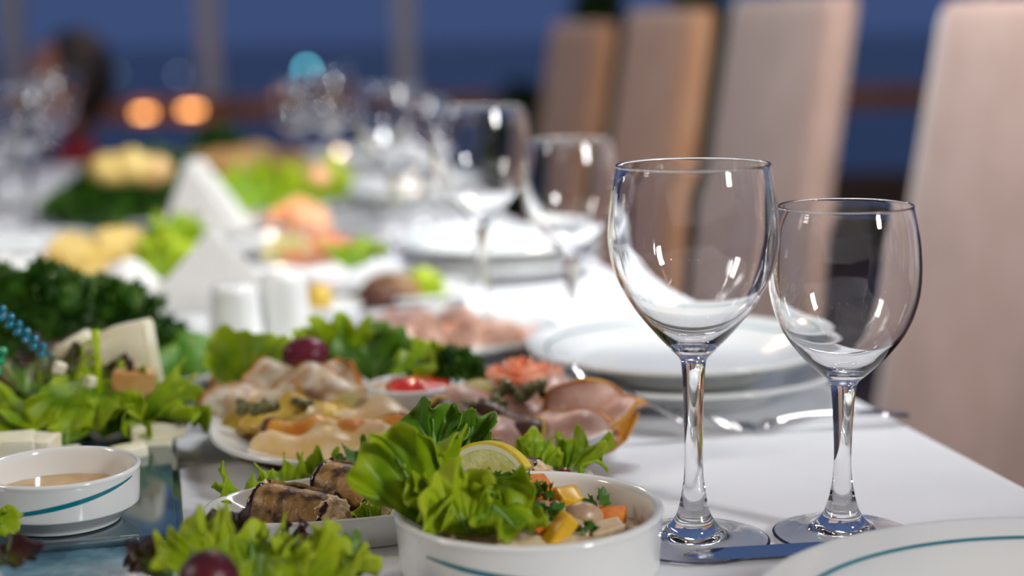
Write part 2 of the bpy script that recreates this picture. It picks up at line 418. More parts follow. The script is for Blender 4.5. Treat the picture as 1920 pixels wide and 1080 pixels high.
for k, x in enumerate(sorted(xs[1:])):
    n_ = k + 1
    w = thing('window_%d' % n_, None, None, (x, RY + .12, 0)); w['kind'] = 'structure'
    slab('frame', -.042, .042, -.04, .04, 0, 3.0, M['post'], w)
    slab('pane', .045, rx_(757) - rx_(385) - .045, -.004, .004, rz_ + .06, 3.0, M['pane'], w)

# ------------------------------------------------------------------ table and cloth
tb = thing('dining_table', 'long banquet table under the white cloth', 'table', TP(1.35, .04, -TZ), (0, 0, TROT))
slab('tabletop', -.385, .385, -1.72, 1.72, .722, .745, M['wood_dark'], tb)
for sx in (-1, 1):
    for y in (-1.6, 0, 1.6): slab('leg', sx * .33 - .025, sx * .33 + .025, y - .025, y + .025, 0, .722, M['wood_dark'], tb)
def tablecloth():
    prof = []
    hw, hl, r, drop = .40, 1.78, .006, .20
    prof += [(-hw - .012, -drop)] + [(-hw - .006, -drop * k / 6) for k in (5, 4, 3, 2, 1)]
    prof += [(-hw, -.004), (-hw + .004, 0)]
    nx = 70
    prof += [(-hw + .01 + (2 * hw - .02) * k / nx, 0) for k in range(nx + 1)]
    prof += [(hw - .004, 0), (hw, -.004)] + [(hw + .006, -drop * k / 6) for k in (1, 2, 3, 4, 5)] + [(hw + .012, -drop)]
    ys = [-hl + 2 * hl * k / 420 for k in range(421)]
    vs, fs = [], []; n = len(prof)
    for y in ys:
        for (x, z) in prof:
            xx, zz = x, z
            if z > -.002:
                q = noise.noise(Vector((x * 6, y * 3.5, 1.3))) * .0006 + noise.noise(Vector((x * 18 + y * 5, y * 14, 5))) * .00025
                zz += q
            else:
                w = .012 * (-z / drop) * math.sin(y * 21 + 2 * math.sin(y * 3)); xx += w if x > 0 else -w
            vs.append((xx, y, zz))
    for i in range(len(ys) - 1):
        for k in range(n - 1): fs.append((i * n + k, i * n + k + 1, (i + 1) * n + k + 1, (i + 1) * n + k))
    # end flaps
    for e in (0, len(ys) - 1):
        base = len(vs)
        for (x, z) in prof: vs.append((x, ys[e] + (-.01 if e == 0 else .01), min(z, 0) - drop if z > -.002 else -drop))
        for k in range(n - 1):
            a, b = e * n + k, e * n + k + 1
            fs.append((a, b, base + k + 1, base + k) if e else (b, a, base + k, base + k + 1))
    o = mk('tablecloth', vs, fs, M['cloth'], loc=TP(1.35, .04, -.0005), rot=(0, 0, TROT))
    tag(o, 'white linen tablecloth covering the long banquet table', 'tablecloth')
tablecloth()

# ------------------------------------------------------------------ chairs
def make_chair(label, m, w=.38):
    t = thing('banquet_chair', label, 'chair', group='covered chairs along the right side of the table')
    def cover(wd, dep, z0, z1, lean, seed, xb):
        bm = bmesh.new(); nx, nz_, vs = 14, 26, []
        outl = []
        r = .022
        for k in range(40):
            a = 2 * PI * k / 40; q = superell(1, 1, 6)(a)
            outl.append((q[0] * math.cos(a) * dep / 2, q[1] * math.sin(a) * wd / 2))
        rings = []
        for i in range(nz_ + 1):
            h = i / nz_; z = z0 + (z1 - z0) * h
            rings.append((z, 1.0, h))
        for ex in (.3, .6, .85, 1.0): rings.append((z1 + .020 * math.sin(ex * PI / 2), 1 - .5 * (1 - math.cos(ex * PI / 2)), 1))
        V, F = [], []
        for (z, sc, h) in rings:
            flare = 1 + .10 * (1 - h)
            for k, (x, y) in enumerate(outl):
                f = .004 * noise.noise(Vector((x * 20, y * 16, z * 3 + seed))) + .003 * math.sin(y * 60 + seed) * (1 - h)
                V.append((xb + x * (sc if sc < 1 else 1) * (1 + f * 8) + lean * (z - z0), y * flare * (sc * .12 + .88) + f, z))
        n = 40
        for i in range(len(rings) - 1):
            for k in range(n): F.append((i * n + k, i * n + (k + 1) % n, (i + 1) * n + (k + 1) % n, (i + 1) * n + k))
        F.append(tuple((len(rings) - 1) * n + k for k in range(n))); F.append(tuple(range(n))[::-1])
        return V, F
    # local: -x faces the table, the back's front face is x = 0 at the table's height
    v, f = cover(w, .052, .10, .985, .15, 1, -.070); mk('backrest', v, f, m, t)
    bm = rbox(.40, w + .02, .05, .018, 3, 3, .004, 2, 12); frombm('seat', bm, m, t, loc=(-.235, 0, .445))
    V, F = [], []
    for i in range(9):
        z = .425 - i * .05
        for k in range(72):
            a = 2 * PI * k / 72; q = superell(.205, w / 2 + .015, 8)(a); fo = 1 + .035 * (i / 8) * math.sin(a * 14)
            V.append((-.235 + q[0] * math.cos(a) * fo, q[1] * math.sin(a) * fo, z))
    for i in range(8):
        for k in range(72): F.append((i * 72 + k, i * 72 + (k + 1) % 72, (i + 1) * 72 + (k + 1) % 72, (i + 1) * 72 + k))
    mk('skirt', V, F, m, t)
    for sx in (-.40, -.08):
        for sy in (-.16, .16):
            v, f = tube([(sx, sy, 0), (sx, sy, .42)], .014, 8); mk('leg', v, f, M['wood_dark'], t)
    return t
def edge_at(D, n):   # s along the table for a depth D on the line with offset n
    return (D - N.y * n) / U.y
ch1 = make_chair('beige covered chair nearest the camera, cut by the right edge of the photo', M['chair_cover'])
ch1.location = TP(edge_at(1.665, .807), .807, -TZ); ch1.rotation_euler = (0, 0, TROT)
c2 = dup(ch1, TP(edge_at(2.32, .807), .807, -TZ), label='beige covered chair rising behind the big wine glass, pale side lit', scale=(1, 1, 1.012))
ch3 = make_chair('brownish tan covered chair, third from the near end of the row', M['chair_brown'])
ch3.location = TP(edge_at(2.86, .807), .807, -TZ); ch3.rotation_euler = (0, 0, TROT); ch3.scale = (1, 1, 1.0)
c4 = dup(ch3, TP(edge_at(3.42, .807), .807, -TZ), label='lower brown covered chair at the far end of the row', scale=(1, 1, .98))

# ------------------------------------------------------------------ wine glasses
def glass_parts(outer_bowl, inner_bowl, stem, foot_r, t):
    """one closed solid of clear glass; the bowl, stem and foot are parts"""
    prof = [(0, .0032)] + [(foot_r * .35, .0024), (foot_r * .62, .0008), (foot_r * .9, 0), (foot_r * .98, .0002), (foot_r, .0011), (foot_r * .985, .0019)]
    prof += [(foot_r * .85, .0028), (foot_r * .62, .0040), (foot_r * .45, .0058)] + stem + outer_bowl
    rim_r, rim_z = outer_bowl[-1]
    prof += [(rim_r - .0003, rim_z + .0006), (rim_r - .0009, rim_z + .0004)] + inner_bowl
    return prof
def make_glass(label, big=True):
    t = thing('wine_glass', label, 'wine glass')
    if big:
        stem = [(.0110, .0092), (.0080, .0140), (.0062, .0215), (.0048, .0310), (.0043, .0400), (.0044, .0550), (.0050, .0750), (.0056, .0850)]
        ob = [(.0066, .0885), (.0098, .0920), (.0182, .1010), (.0282, .1133), (.0350, .1256), (.0384, .1370), (.0392, .1450), (.0385, .1580), (.0370, .1690), (.0353, .1780)]
        ib = [(.0343, .1770), (.0360, .1690), (.0374, .1580), (.0380, .1450), (.0371, .1370), (.0336, .1256), (.0266, .1133), (.0166, .1020), (.0085, .0955), (.0035, .0935), (0, .0932)]
        fr = .0357
    else:
        stem = [(.0105, .0088), (.0080, .0130), (.0060, .0200), (.0046, .0280), (.0041, .0380), (.0045, .0520), (.0052, .0640), (.0060, .0715)]
        ob = [(.0072, .0748), (.0112, .0785), (.0202, .0872), (.0290, .0995), (.0338, .1125), (.0352, .1250), (.0346, .1380), (.0330, .1480), (.0311, .1570)]
        ib = [(.0301, .1560), (.0320, .1480), (.0335, .1380), (.0340, .1250), (.0325, .1125), (.0275, .0995), (.0186, .0885), (.0100, .0815), (.0040, .0795), (0, .0792)]
        fr = .0326
    foot = [(0, .0036), (fr * .30, .0032), (fr * .45, .0024), (fr * .62, .0014), (fr * .85, .0004), (fr * .94, 0), (fr * .985, .0002), (fr, .0008), (fr * .99, .0014), (fr * .85, .0020), (fr * .62, .0031), (fr * .45, .0048)]
    prof = foot + stem + ob
    rr, rz = ob[-1]
    prof = smoothprof(prof, 4)[:-1] + [(rr - .00055 + .00065 * math.cos(a * PI / 8 - .3), rz + .00065 * math.sin(a * PI / 8)) for a in range(9)] + smoothprof(ib, 4)
    v, f = lathe(prof, 96)
    mk('glass_body', v, f, M['glass'], t)
    return t
gb = make_glass('large clear wine glass in sharp focus beside the salad bowl', True)
gb.location = G(1301, 1017); gb.location.z = TZ + .0004
gs = make_glass('smaller clear wine glass standing to the right of the large sharp one', False)
gs.location = G(1578, 1004); gs.location.z = TZ + .0004
gp = [  # px, D, big, label
    (905, 1.30, 1, 'blurred tall wine glass before the second place setting, left of a shorter one'),
    (1072, 1.22, 0, 'blurred shorter wine glass just left of the large sharp glass'),
    (742, 1.80, 1, 'blurred tall wine glass by the third place setting under the second post'),
    (800, 1.92, 0, 'faint shorter wine glass close behind the tall one of the third setting'),
    (628, 2.32, 1, 'faint tall wine glass by the fourth place setting with round highlights'),
    (565, 2.55, 0, 'faint small wine glass at the far end of the right-hand row'),
    (66, 2.02, 1, 'blurred wine glass on the far left side of the table'),
    (-8, 1.96, 0, 'blurred small wine glass cut by the left edge of the photo'),
    (118, 2.5, 1, 'very faint wine glass behind the blurred left-hand one'),
]
for px, D, b, lab in gp:
    p = A(px, 500, D); p.z = TZ + .0004; dup(gb if b else gs, p, (0, 0, .5), lab)

# ------------------------------------------------------------------ plates
def make_plate(label, R, h=.020, well=.62, stripe=True, cat='plate', name='dinner_plate', a=1, b=1, n=2.0, group=None):
    t = thing(name, label, cat, group=group)
    th = .0028
    prof = [(0, .004), (R * .55, .004), (R * .56, .0005), (R * .60, .0003), (R * .62, .0035), (R * .74, h * .45), (R * .95, h - .0035), (R * .992, h - .0024), (R, h - .0008), (R * .994, h + .0006), (R * .97, h + .0002),
            (R * .80, h * .70), (R * (well + .06), .0085), (R * well, .0072), (R * .3, .0068), (0, .0068)]
    fr = superell(a, b, n) if (a != 1 or b != 1 or n != 2.0) else None
    v, f = lathe(smoothprof(prof, 3), 96, fr); mk('body', v, f, M['porcelain'], t)
    if stripe:
        rr = R * .86; zz = h * .81 + .0007
        v, f = lathe([(rr, zz), (rr + R * .012, zz + h * .015 + .0004)], 96, fr); mk('stripe', v, f, M['teal'], t)
    return t
near = make_plate('large white plate with teal line cut by the bottom right corner', .138, .021)
near.location = Vector((.219, .587, TZ))
pl2 = make_plate('lower white plate of the stack behind the wine glasses', .099, .020)
c2p = A(1287, 676, 1.083); pl2.location = (c2p.x, 1.083, TZ)
dup(pl2, (c2p.x - .006, 1.080, TZ + .0155), (0, 0, 1), 'upper white plate stacked behind the wine glasses', scale=(1.0, 1.0, 1.0))
for px, D, lab1, lab2 in [(935, 1.62, 'white lower plate of the glaring third place setting', 'white upper plate of the glaring third place setting'),
                          (770, 2.18, 'white lower plate of the fourth place setting', 'white upper plate of the fourth place setting'),
                          (660, 2.75, 'white lower plate at the distant fifth place setting', 'white upper plate at the distant fifth place setting')]:
    p = A(px, 480, D); dup(pl2, (p.x, D, TZ), None, lab1); dup(pl2, (p.x, D, TZ + .0155), (0, 0, .7), lab2)
for px, D, lab in [(20, 1.80, 'blurred white plate at the left edge above the crumpled napkin'), (60, 2.35, 'distant white plate at the left by the faint glasses')]:
    p = A(px, 430, D); dup(pl2, (p.x, D, TZ), None, lab)

# ------------------------------------------------------------------ cutlery
def strip(pts, wid, thk, nm, parent=None, loc=None, rot=None, m='steel'):
    """flat tapered bar through pts = [(x, z)], widths per point"""
    vs, fs = [], []
    for (x, z), w, t in zip(pts, wid, thk):
        for (yy, zz) in ((-w, -t * .3), (-w * .6, t), (0, t * 1.25), (w * .6, t), (w, -t * .3), (0, -t)): vs.append((x, yy, z + zz))
    n = 6
    for i in range(len(pts) - 1):
        for k in range(n): fs.append((i * n + k, (i + 1) * n + k, (i + 1) * n + (k + 1) % n, i * n + (k + 1) % n))
    fs.append(tuple(range(n))); fs.append(tuple((len(pts) - 1) * n + k for k in range(n))[::-1])
    return mk(nm, vs, fs, M[m], parent, loc=loc, rot=rot)
def make_fork(label, L=.150):
    t = thing('fork', label, 'fork')
    xs_ = [0, .02, .05, .075, .088, .096, .104]
    strip([(x, .0025 + .004 * math.sin(x / .104 * PI)) for x in xs_], [.0062, .0068, .0052, .0032, .0030, .0045, .0095], [.0016] * 5 + [.0013, .0010], 'handle', t)
    strip([(.103, .0028), (.108, .0005), (.116, -.0005)], [.0092, .0110, .0112], [.001] * 3, 'fork_head', t)
    for k in range(4):
        y = -.0090 + k * .0060
        v, f = tube([(.115, y, -.0004), (.130, y, .0005), (.142, y, .0045), (.149, y * .98, .0085)], [.0013, .0012, .0010, .0005], 6); mk('tine', v, f, M['steel'], t)
    return t
fk = make_fork('silver fork with rounded handle lying before the plate stack')
p0, p1 = G(1700, 781, .004), G(1326, 800, .004)
fk.location = p0 + Vector((0, 0, .0)); fk.rotation_euler = (0, 0, math.atan2(p1.y - p0.y, p1.x - p0.x)); fk.scale = ((p1 - p0).length / .149,) * 3
fk.location.z = TZ + .003
e1 = G(1296, 812, .003); e2 = A(1058, 693, .965)
sfork = dup(fk, e1, label='thin serving fork resting on the rim of the cold cuts plate')
d = (e2 - e1); sfork.scale = (d.length / .150, .62, .8)
sfork.rotation_euler = Matrix((d.normalized(), Vector((0, 0, 1)).cross(d).normalized(), d.normalized().cross(Vector((0, 0, 1)).cross(d).normalized()))).transposed().to_euler()
kn = thing('table_knife', 'silver table knife lying between the glass feet and near plate', 'knife')
k0 = G(1290, 1072, .002)
kn.location = Vector((k0.x, .7365, TZ + .0022)); kn.rotation_euler = (0, 0, math.radians(7))
vs = []
bl = [(0, 0, 0), (.006, -.0045, .0042), (.02, -.0072, .0060), (.055, -.0075, .0066), (.10, -.0070, .0062)]
vs, fs = [], []
for (x, a, b) in bl:
    for (y, z) in ((a, 0), (0, .0007), (b, .0012), (b, 0), (0, -.0004)): vs.append((x, y, z))
for i in range(len(bl) - 1):
    for k in range(5): fs.append((i * 5 + k, (i + 1) * 5 + k, (i + 1) * 5 + (k + 1) % 5, i * 5 + (k + 1) % 5))
mk('blade', vs, fs, M['steel'], kn, smooth=False)
strip([(.10, .0005), (.108, .001), (.15, .0015), (.20, .001)], [.0052, .0058, .0075, .0085], [.0022, .0026, .003, .0026], 'handle', kn)

# ------------------------------------------------------------------ bowls
def bowl_prof(R, H, deep=False):
    if deep: return [(0, .0015), (R * .80, .0012), (R * .82, 0), (R * .86, 0), (R * .93, .0015), (R * .955, H * .12), (R * .967, H * .20), (R * .975, H * .50), (R * .985, H * .80), (R * .992, H * .90), (R, H * .955), (R * .985, H * .99), (R * .965, H), (R * .94, H * .985), (R * .915, H * .90), (R * .905, H * .60), (R * .87, H * .34), (R * .72, H * .20), (R * .4, H * .15), (0, H * .14)]
    return [(0, .0015), (R * .64, .0012), (R * .66, 0), (R * .72, 0), (R * .75, .002), (R * .91, H * .26), (R * .955, H * .31), (R * .965, H * .34), (R * .975, H * .55), (R * .985, H * .80), (R * .992, H * .90), (R, H * .955), (R * .985, H * .99), (R * .965, H), (R * .94, H * .985),
            (R * .915, H * .90), (R * .905, H * .60), (R * .87, H * .34), (R * .72, H * .20), (R * .4, H * .15), (0, H * .14)]
def make_bowl(label, R, H, swoosh, cat='bowl', name='bowl', deep=False):
    t = thing(name, label, cat)
    v, f = lathe(smoothprof(bowl_prof(R, H, deep), 3), 96); mk('body', v, f, M['porcelain'], t)
    a0, a1, z0, z1, w = swoosh
    vs, fs = [], []; n = 40
    def rad(z):
        q = z / H
        pts = [(.26, .90), (.31, .955), (.34, .965), (.55, .975), (.80, .985), (.90, .992), (.955, 1.0)]
        for (qa, ra), (qb, rb) in zip(pts, pts[1:]):
            if q <= qb: return R * (ra + (rb - ra) * max(0, (q - qa)) / (qb - qa))
        return R
    for i in range(n + 1):
        u = i / n; a = a0 + (a1 - a0) * u; zc = z0 + (z1 - z0) * (u ** 1.15); ww = w * math.sin(PI * min(1, u * .92 + .04)) ** .7
        for s in (-1, 1):
            z = min(H * .9, zc + s * ww); r = rad(z) + .00035; vs.append((r * math.cos(a), r * math.sin(a), z))
    for i in range(n): fs.append((2 * i, 2 * i + 2, 2 * i + 3, 2 * i + 1))
    mk('teal_stripe', vs, fs, M['teal'], t); return t
BC = Vector((.0055, .722, TZ)); BR, BH = .0600, .0320
salad = make_bowl('round white salad bowl with teal stripe in the foreground centre', BR, BH, (math.radians(222), math.radians(300), BH * .70, BH * .42, .0012), name='salad_bowl', deep=True)
salad.location = BC
SC = A(112, 888, .780); TRZ = .0125
SR = .0382; SH = .0268
sauce = make_bowl('small white sauce bowl with broad teal stripe on the dark tray', SR, SH, (math.radians(236), math.radians(345), SH * .44, SH * .88, .0012), name='sauce_bowl')
sauce.location = (SC.x, .780, TZ + TRZ)
def disc(name, R, z, m, parent, nz=.0004, seed=0, n=48):
    vs, fs = [(0, 0, z)], []
    for i in range(1, 9):
        for k in range(n):
            a = 2 * PI * k / n; r = R * i / 8; vs.append((r * math.cos(a), r * math.sin(a), z + nz * noise.noise(Vector((r * 200 * math.cos(a), r * 200 * math.sin(a), seed)))))
    for k in range(n): fs.append((0, 1 + k, 1 + (k + 1) % n))
    for i in range(7):
        for k in range(n): fs.append((1 + i * n + k, 1 + (i + 1) * n + k, 1 + (i + 1) * n + (k + 1) % n, 1 + i * n + (k + 1) % n))
    return mk(name, vs, fs, m, parent)
o = disc('honey_sauce', SR * .905, 0, M['oil'], None); o.location = sauce.location + Vector((0, 0, SH * .50)); tag(o, 'golden sauce filling the small sauce bowl', 'sauce')

# ------------------------------------------------------------------ tray with cheese
fr_c = G(348, 1002, .012)
tray = thing('serving_tray', 'dark glossy slate blue tray carrying cheese and the sauce bowl', 'tray', (fr_c.x, fr_c.y, TZ), (0, 0, TROT))
TW, TL = .34, .255
slab('tray_base', -TW, 0, 0, TL, .0005, .0095, M['tray'], tray, bev=.0015)
slab('tray_top', -TW + .004, -.004, .004, TL - .004, .0096, .0118, M['traytop'], tray, bev=.0006)
tray2 = thing('glazed_plate', 'light blue marbled glazed plate at the bottom left corner', 'plate', (-.158, .723, TZ), (0, 0, TROT))
bm = rbox(.26, .085, .011, .002, 2); frombm('plate_body', bm, M['bluetop'], tray2, loc=(-.13, -.01, .0058))
bm = rbox(.24, .010, .003, .0014, 2); frombm('rim', bm, M['tray'], tray2, loc=(-.13, .026, .0122))
def TR(px, py, z=0):
    return G(px, py, TRZ + z)
def cube(label, s, p, m, rot=(0, 0, 0), cat='cheese', name='cheese_cube', seed=0, group=None, nz=.0012, asp=(1, 1, 1), r=.0012):
    bm = rbox(s * asp[0], s * asp[1], s * asp[2], r, 2, 3, nz, seed, 90)
    o = frombm(name, bm, M[m], loc=p, rot=rot); tag(o, label, cat, group); return o
cube('pale cheese cube behind the sauce bowl, leftmost in the photo', .021, A(18, 846, .872), 'cheese', (.0, 0, .2), seed=1, asp=(1.3, 1, .8))
cube('pale cheese cube right of the leftmost one behind the sauce bowl', .021, A(66, 846, .876), 'cheese', (0, 0, -.1), seed=2, asp=(1.1, 1, .8))
cube('flat cheese chunk peeking out under the green lettuce', .018, A(118, 858, .885), 'cheese', (0, 0, .5), seed=3, asp=(1.2, 1, .5))
cube('lower crumbly cheese slice at the right edge of the tray', .020, A(284, 838, .93), 'cheese', (0, .05, .2), seed=4, asp=(1.15, 1, .55))
cube('upper crumbly cheese slice resting on another at the tray edge', .022, A(290, 802, .935), 'cheese', (.1, -.05, .4), seed=5, asp=(1.35, 1, .45))
cube('small cheese piece half under lettuce beside the sauce bowl', .014, A(240, 850, .90), 'cheese', (0, 0, .8), seed=6, asp=(1.2, 1, .6))
def wedge(label, p, L, H, T, m, rot, seed, rindm=None):
    bm = bmesh.new()
    pts = [(-L / 2, 0), (L / 2, 0), (L * .28, H), (-L * .15, H * .8)]
    a = [bm.verts.new((x, -T / 2, z)) for x, z in pts]; b = [bm.verts.new((x, T / 2, z)) for x, z in pts]
    bm.faces.new(a); bm.faces.new(b[::-1])
    for k in range(4): bm.faces.new((a[k], b[k], b[(k + 1) % 4], a[(k + 1) % 4]))
    bmesh.ops.recalc_face_normals(bm, faces=bm.faces)
    bmesh.ops.bevel(bm, geom=list(bm.edges), offset=.0015, segments=2, affect='EDGES')
    bmesh.ops.subdivide_edges(bm, edges=bm.edges, cuts=2, use_grid_fill=True)
    for v in bm.verts: v.co += noise.noise_vector(v.co * 80 + Vector((seed, 0, 0))) * .0014
    return tag(frombm('cheese_wedge', bm, M[m], loc=p, rot=rot), label, 'cheese')
wedge('tall cream cheese wedge standing behind the red lettuce', A(213, 752, .99), .062, .054, .018, 'cheese', (0, .15, -.2), 1)
wedge('cream cheese wedge leaning left of the tall one', A(140, 745, 1.0), .056, .040, .018, 'cheese', (0, -.1, .3), 2)
cube('smoked brown cheese block at the back right of the tray', .024, A(250, 742, .955), 'cheese_smoked', (0, .1, .15), seed=7, asp=(1.0, .8, 1.25))
cube('small cheese crumb lying in the red lettuce', .007, A(112, 690, .93), 'cheese', (.2, .3, .4), seed=8)
cube('small yellowish cheese bit right of the red lettuce crumb', .006, A(170, 716, .94), 'cheese', (.3, .1, .8), seed=9)
# lettuce on the tray
R_ = math.radians
def rots(tilt, yaw, roll=0): return (R_(tilt), R_(roll), R_(yaw))
leaf('frilly green lettuce leaf at the left end of the cheese tray', .060, 1.0, TR(60, 905, .0) + Vector((0, .07, .002)), rots(55, 10), curl=-22, ruf=.0075, freq=3.5, seed=11)
leaf('wide frilly green lettuce leaf in the middle of the cheese tray', .058, 1.1, TR(150, 880, .0) + Vector((0, .055, .004)), rots(48, -12), curl=-20, ruf=.0080, freq=3.5, seed=12)
leaf('frilly green lettuce leaf drooping at the right end of the cheese tray', .052, 1.0, TR(215, 885, .0) + Vector((-.01, .07, .006)), rots(38, -55), curl=-26, ruf=.0080, freq=3.8, seed=13)
leaf('green lettuce leaf cut by the left edge above the cheese cubes', .055, 1.0, TR(-20, 905, .0) + Vector((0, .075, .002)), rots(50, 30), curl=-22, ruf=.0075, freq=3.4, seed=14)
leaf('frilly green lettuce leaf lying toward the viewer over the cheese cubes', .050, 1.0, TR(130, 845, .0) + Vector((.0, .05, .030)), rots(-8, 195), curl=-14, ruf=.0080, freq=3.8, seed=15)
leaf('green lettuce leaf curling down beside the small cheese piece', .045, 1.0, TR(200, 845, .0) + Vector((.0, .05, .026)), rots(-10, 222), curl=-18, ruf=.0080, freq=3.8, seed=16)
leaf('dark red lettuce leaf left above the green leaves', .050, 1.0, A(50, 740, .96), rots(42, 15), m='redleaf', curl=-14, ruf=.0075, freq=4.5, seed=17)
leaf('dark red lettuce leaf in the middle above the green leaves', .046, 1.0, A(120, 745, .965), rots(38, -15), m='redleaf', curl=-14, ruf=.0075, freq=4.5, seed=18)
leaf('small dark red lettuce leaf before the cheese wedges', .034, 1.0, A(160, 760, .955), rots(45, -40), m='redleaf', curl=-14, ruf=.0060, freq=4.5, seed=19)
leaf('tiny green leaf cut by the left edge beside the sauce bowl', .018, .8, A(-45, 985, .72), rots(20, -80), curl=-20, ruf=.004, freq=3, seed=20)

# picks
def beads(label, p0_, p1_, n, r, mname, extra=True):
    t = thing('cocktail_pick', label, 'pick', p0_)
    d_ = p1_ - p0_; v, f = tube([(0, 0, 0), tuple(d_)], .0011, 8); mk('stick', v, f, M['stick'], t)
    for k in range(n):
        q = d_ * (.12 + .86 * k / (n - 1)) + Vector((0, -.0012, 0)) + Vector((.0016, 0, .0012)) * (1 if k % 2 else -1)
        bm = bmesh.new(); bmesh.ops.create_icosphere(bm, subdivisions=2, radius=r); frombm('bead', bm, M[mname], t, loc=tuple(q))
beads('turquoise beaded pick slanting down into the red lettuce', A(98, 672, .93), A(-25, 560, .90), 15, .0023, 'bead_blue')
beads('green beaded pick tip at the left edge of the photo', A(-14, 715, .88), A(2, 660, .88), 6, .0026, 'bead_green')
lp = thing('curly_pick', 'lime green curly pick standing upright in the cheese', 'pick', A(186, 745, .945))
b0 = A(186, 745, .945); b1 = A(179, 618, .95)
v, f = tube([(0, 0, 0), tuple((b1 - b0) * .5), tuple(b1 - b0)], [.0020, .0018, .0026], 8); mk('stick', v, f, M['limestick'], lp)
for k, (fr0, rr, tilt) in enumerate([(.45, .0065, .5), (.60, .0080, -.7), (.72, .0070, 1.2), (.35, .0050, -.2)]):
    c = (b1 - b0) * fr0; pts = []
    for i in range(19):
        a = 2 * PI * i / 18 * .9; pts.append((c.x + rr * math.cos(a) * math.cos(tilt) - rr * .5, c.y + rr * math.cos(a) * math.sin(tilt), c.z + rr * math.sin(a) * (1 if k % 2 else .7)))
    v, f = tube(pts, .0006, 6); mk('curl', v, f, M['limestick'], lp)

# ------------------------------------------------------------------ roll platter
DC = Vector((-.055, .800, TZ)); DA = math.radians(20)
dish = thing('oval_dish', 'shallow white oval dish of aubergine rolls beside the salad bowl', 'dish', DC, (0, 0, DA))
fr = superell(1, 1, 2.4)
def sc2(prof, a, b):
    v, f = lathe(prof, 96, superell(a, b, 2.5)); return v, f
v, f = sc2(smoothprof([(0, .002), (.62, .002), (.64, 0), (.70, 0), (.73, .002), (.86, .008), (.97, .0150), (1.0, .0172), (.985, .0186), (.955, .0180), (.84, .011), (.70, .0060), (.4, .0052), (0, .0052)], 3), .098, .041)
mk('body', v, f, M['porcelain'], dish)
def roll(label, c, ax, L, r, seed):
    q = Vector(ax).normalized(); t = thing('aubergine_roll', label, 'aubergine roll', c, q.to_track_quat('X', 'Z').to_euler())
    vs, fs = [], []; na, nl = 60, 14; turns = 1.35
    for j in range(na + 1):
        a = -1.2 + turns * 2 * PI * j / na; rr = r * (.72 + .28 * j / na)
        for i in range(nl + 1):
            x = L * (i / nl - .5); e = 1 + .09 * noise.noise(Vector((x * 120, a * 1.2, seed))) + .05 * noise.noise(Vector((x * 300, a * 3, seed)))
            sag = 1 - .12 * abs(2 * i / nl - 1) ** 3
            vs.append((x + .0012 * noise.noise(Vector((a * 2, i * .1, seed))), rr * e * sag * math.cos(a), rr * e * sag * math.sin(a)))
    for j in range(na):
        for i in range(nl): a = j * (nl + 1) + i; fs.append((a, a + 1, a + nl + 2, a + nl + 1))
    o = mk('aubergine_slice', vs, fs, M['eggflesh'], t); s = o.modifiers.new('thickness', 'SOLIDIFY'); s.thickness = .0022; s.offset = -1
    for sx in (-1, 1):
        vs, fs = [], []
        for j in range(na + 1):
            a = -1.2 + turns * 2 * PI * j / na; rr = r * (.74 + .30 * j / na)
            e = 1 + .05 * noise.noise(Vector((sx * 3, a * 1.5, seed)))
            for (dx, dr) in ((-.0016, -.0006), (-.0008, .0004), (.0008, .0004), (.0016, -.0006)):
                x = sx * L * .49 + dx + .0012 * noise.noise(Vector((a * 2, seed, sx))); vs.append((x, (rr * e * 1.06 + dr) * math.cos(a), (rr * e * 1.06 + dr) * math.sin(a)))
        for j in range(na):
            for i in range(3): a = j * 4 + i; fs.append((a, a + 1, a + 5, a + 4))
        o = mk('skin_edge', vs, fs, M['eggskin'], t); s = o.modifiers.new('thickness', 'SOLIDIFY'); s.thickness = .0014; s.offset = 1
    for sx, ext in ((1, .0080), (-1, .003)):
        bm = blob(ext * 1.25, r * .88, r * .90, .30, 300, seed + sx * 3, 4); frombm('filling', bm, M['filling'], t, loc=(sx * (L * .5), 0, -.0002))
    return t
roll('aubergine roll at the front of the oval dish, pale filling facing right', A(552, 962, .782), (.92, -.36, -.10), .038, .0125, 1)
roll('aubergine roll lying behind, half over the front one', A(654, 918, .805), (.90, -.42, -.12), .030, .0120, 2)
roll('aubergine roll mostly hidden behind the salad bowl and lemon wedge', A(962, 890, .822), (.9, -.3, 0), .024, .0085, 3)
def seed_(label, p, r=.0042, name='pomegranate_seed'):
    bm = blob(r, r * .8, r * .8, .08, 200, p.x * 50, 3); tag(frombm(name, bm, M['pomegranate'], loc=p), label, 'pomegranate seed')
seed_('dark red pomegranate seed beside the front aubergine roll', A(666, 988, .770), .0050)
seed_('dark red pomegranate seed in the lettuce behind the salad bowl', A(1058, 887, .825), .0036)
leaf('pointed green lettuce leaf at the left end of the oval dish', .030, .9, A(500, 960, .800), rots(14, 68), curl=12, ruf=.0050, freq=3.0, seed=31, jag=.09)
leaf('green lettuce leaf behind the front aubergine roll', .027, .9, A(540, 945, .815), rots(28, 20), curl=10, ruf=.0050, freq=2.8, seed=32, jag=.08)
leaf('narrow green lettuce leaf pointing up at the left aubergine roll', .027, .7, A(590, 930, .825), rots(30, -8), curl=8, ruf=.0050, freq=2.8, seed=33, jag=.08)
leaf('dark green lettuce leaf between aubergine rolls and salad bowl', .029, 1.0, A(700, 925, .825), rots(34, 10), m='lettuce_dark', curl=12, ruf=.0060, freq=3.6, seed=34)
leaf('small folded green leaf curling over a pomegranate seed', .014, 1.0, A(706, 992, .768), rots(35, 40), curl=60, ruf=.0030, freq=2.5, seed=35)
leaf('green lettuce leaf standing behind the salad bowl rim', .023, .95, A(1005, 900, .838), rots(62, 8), curl=14, ruf=.0050, freq=3.0, seed=36, jag=.2)
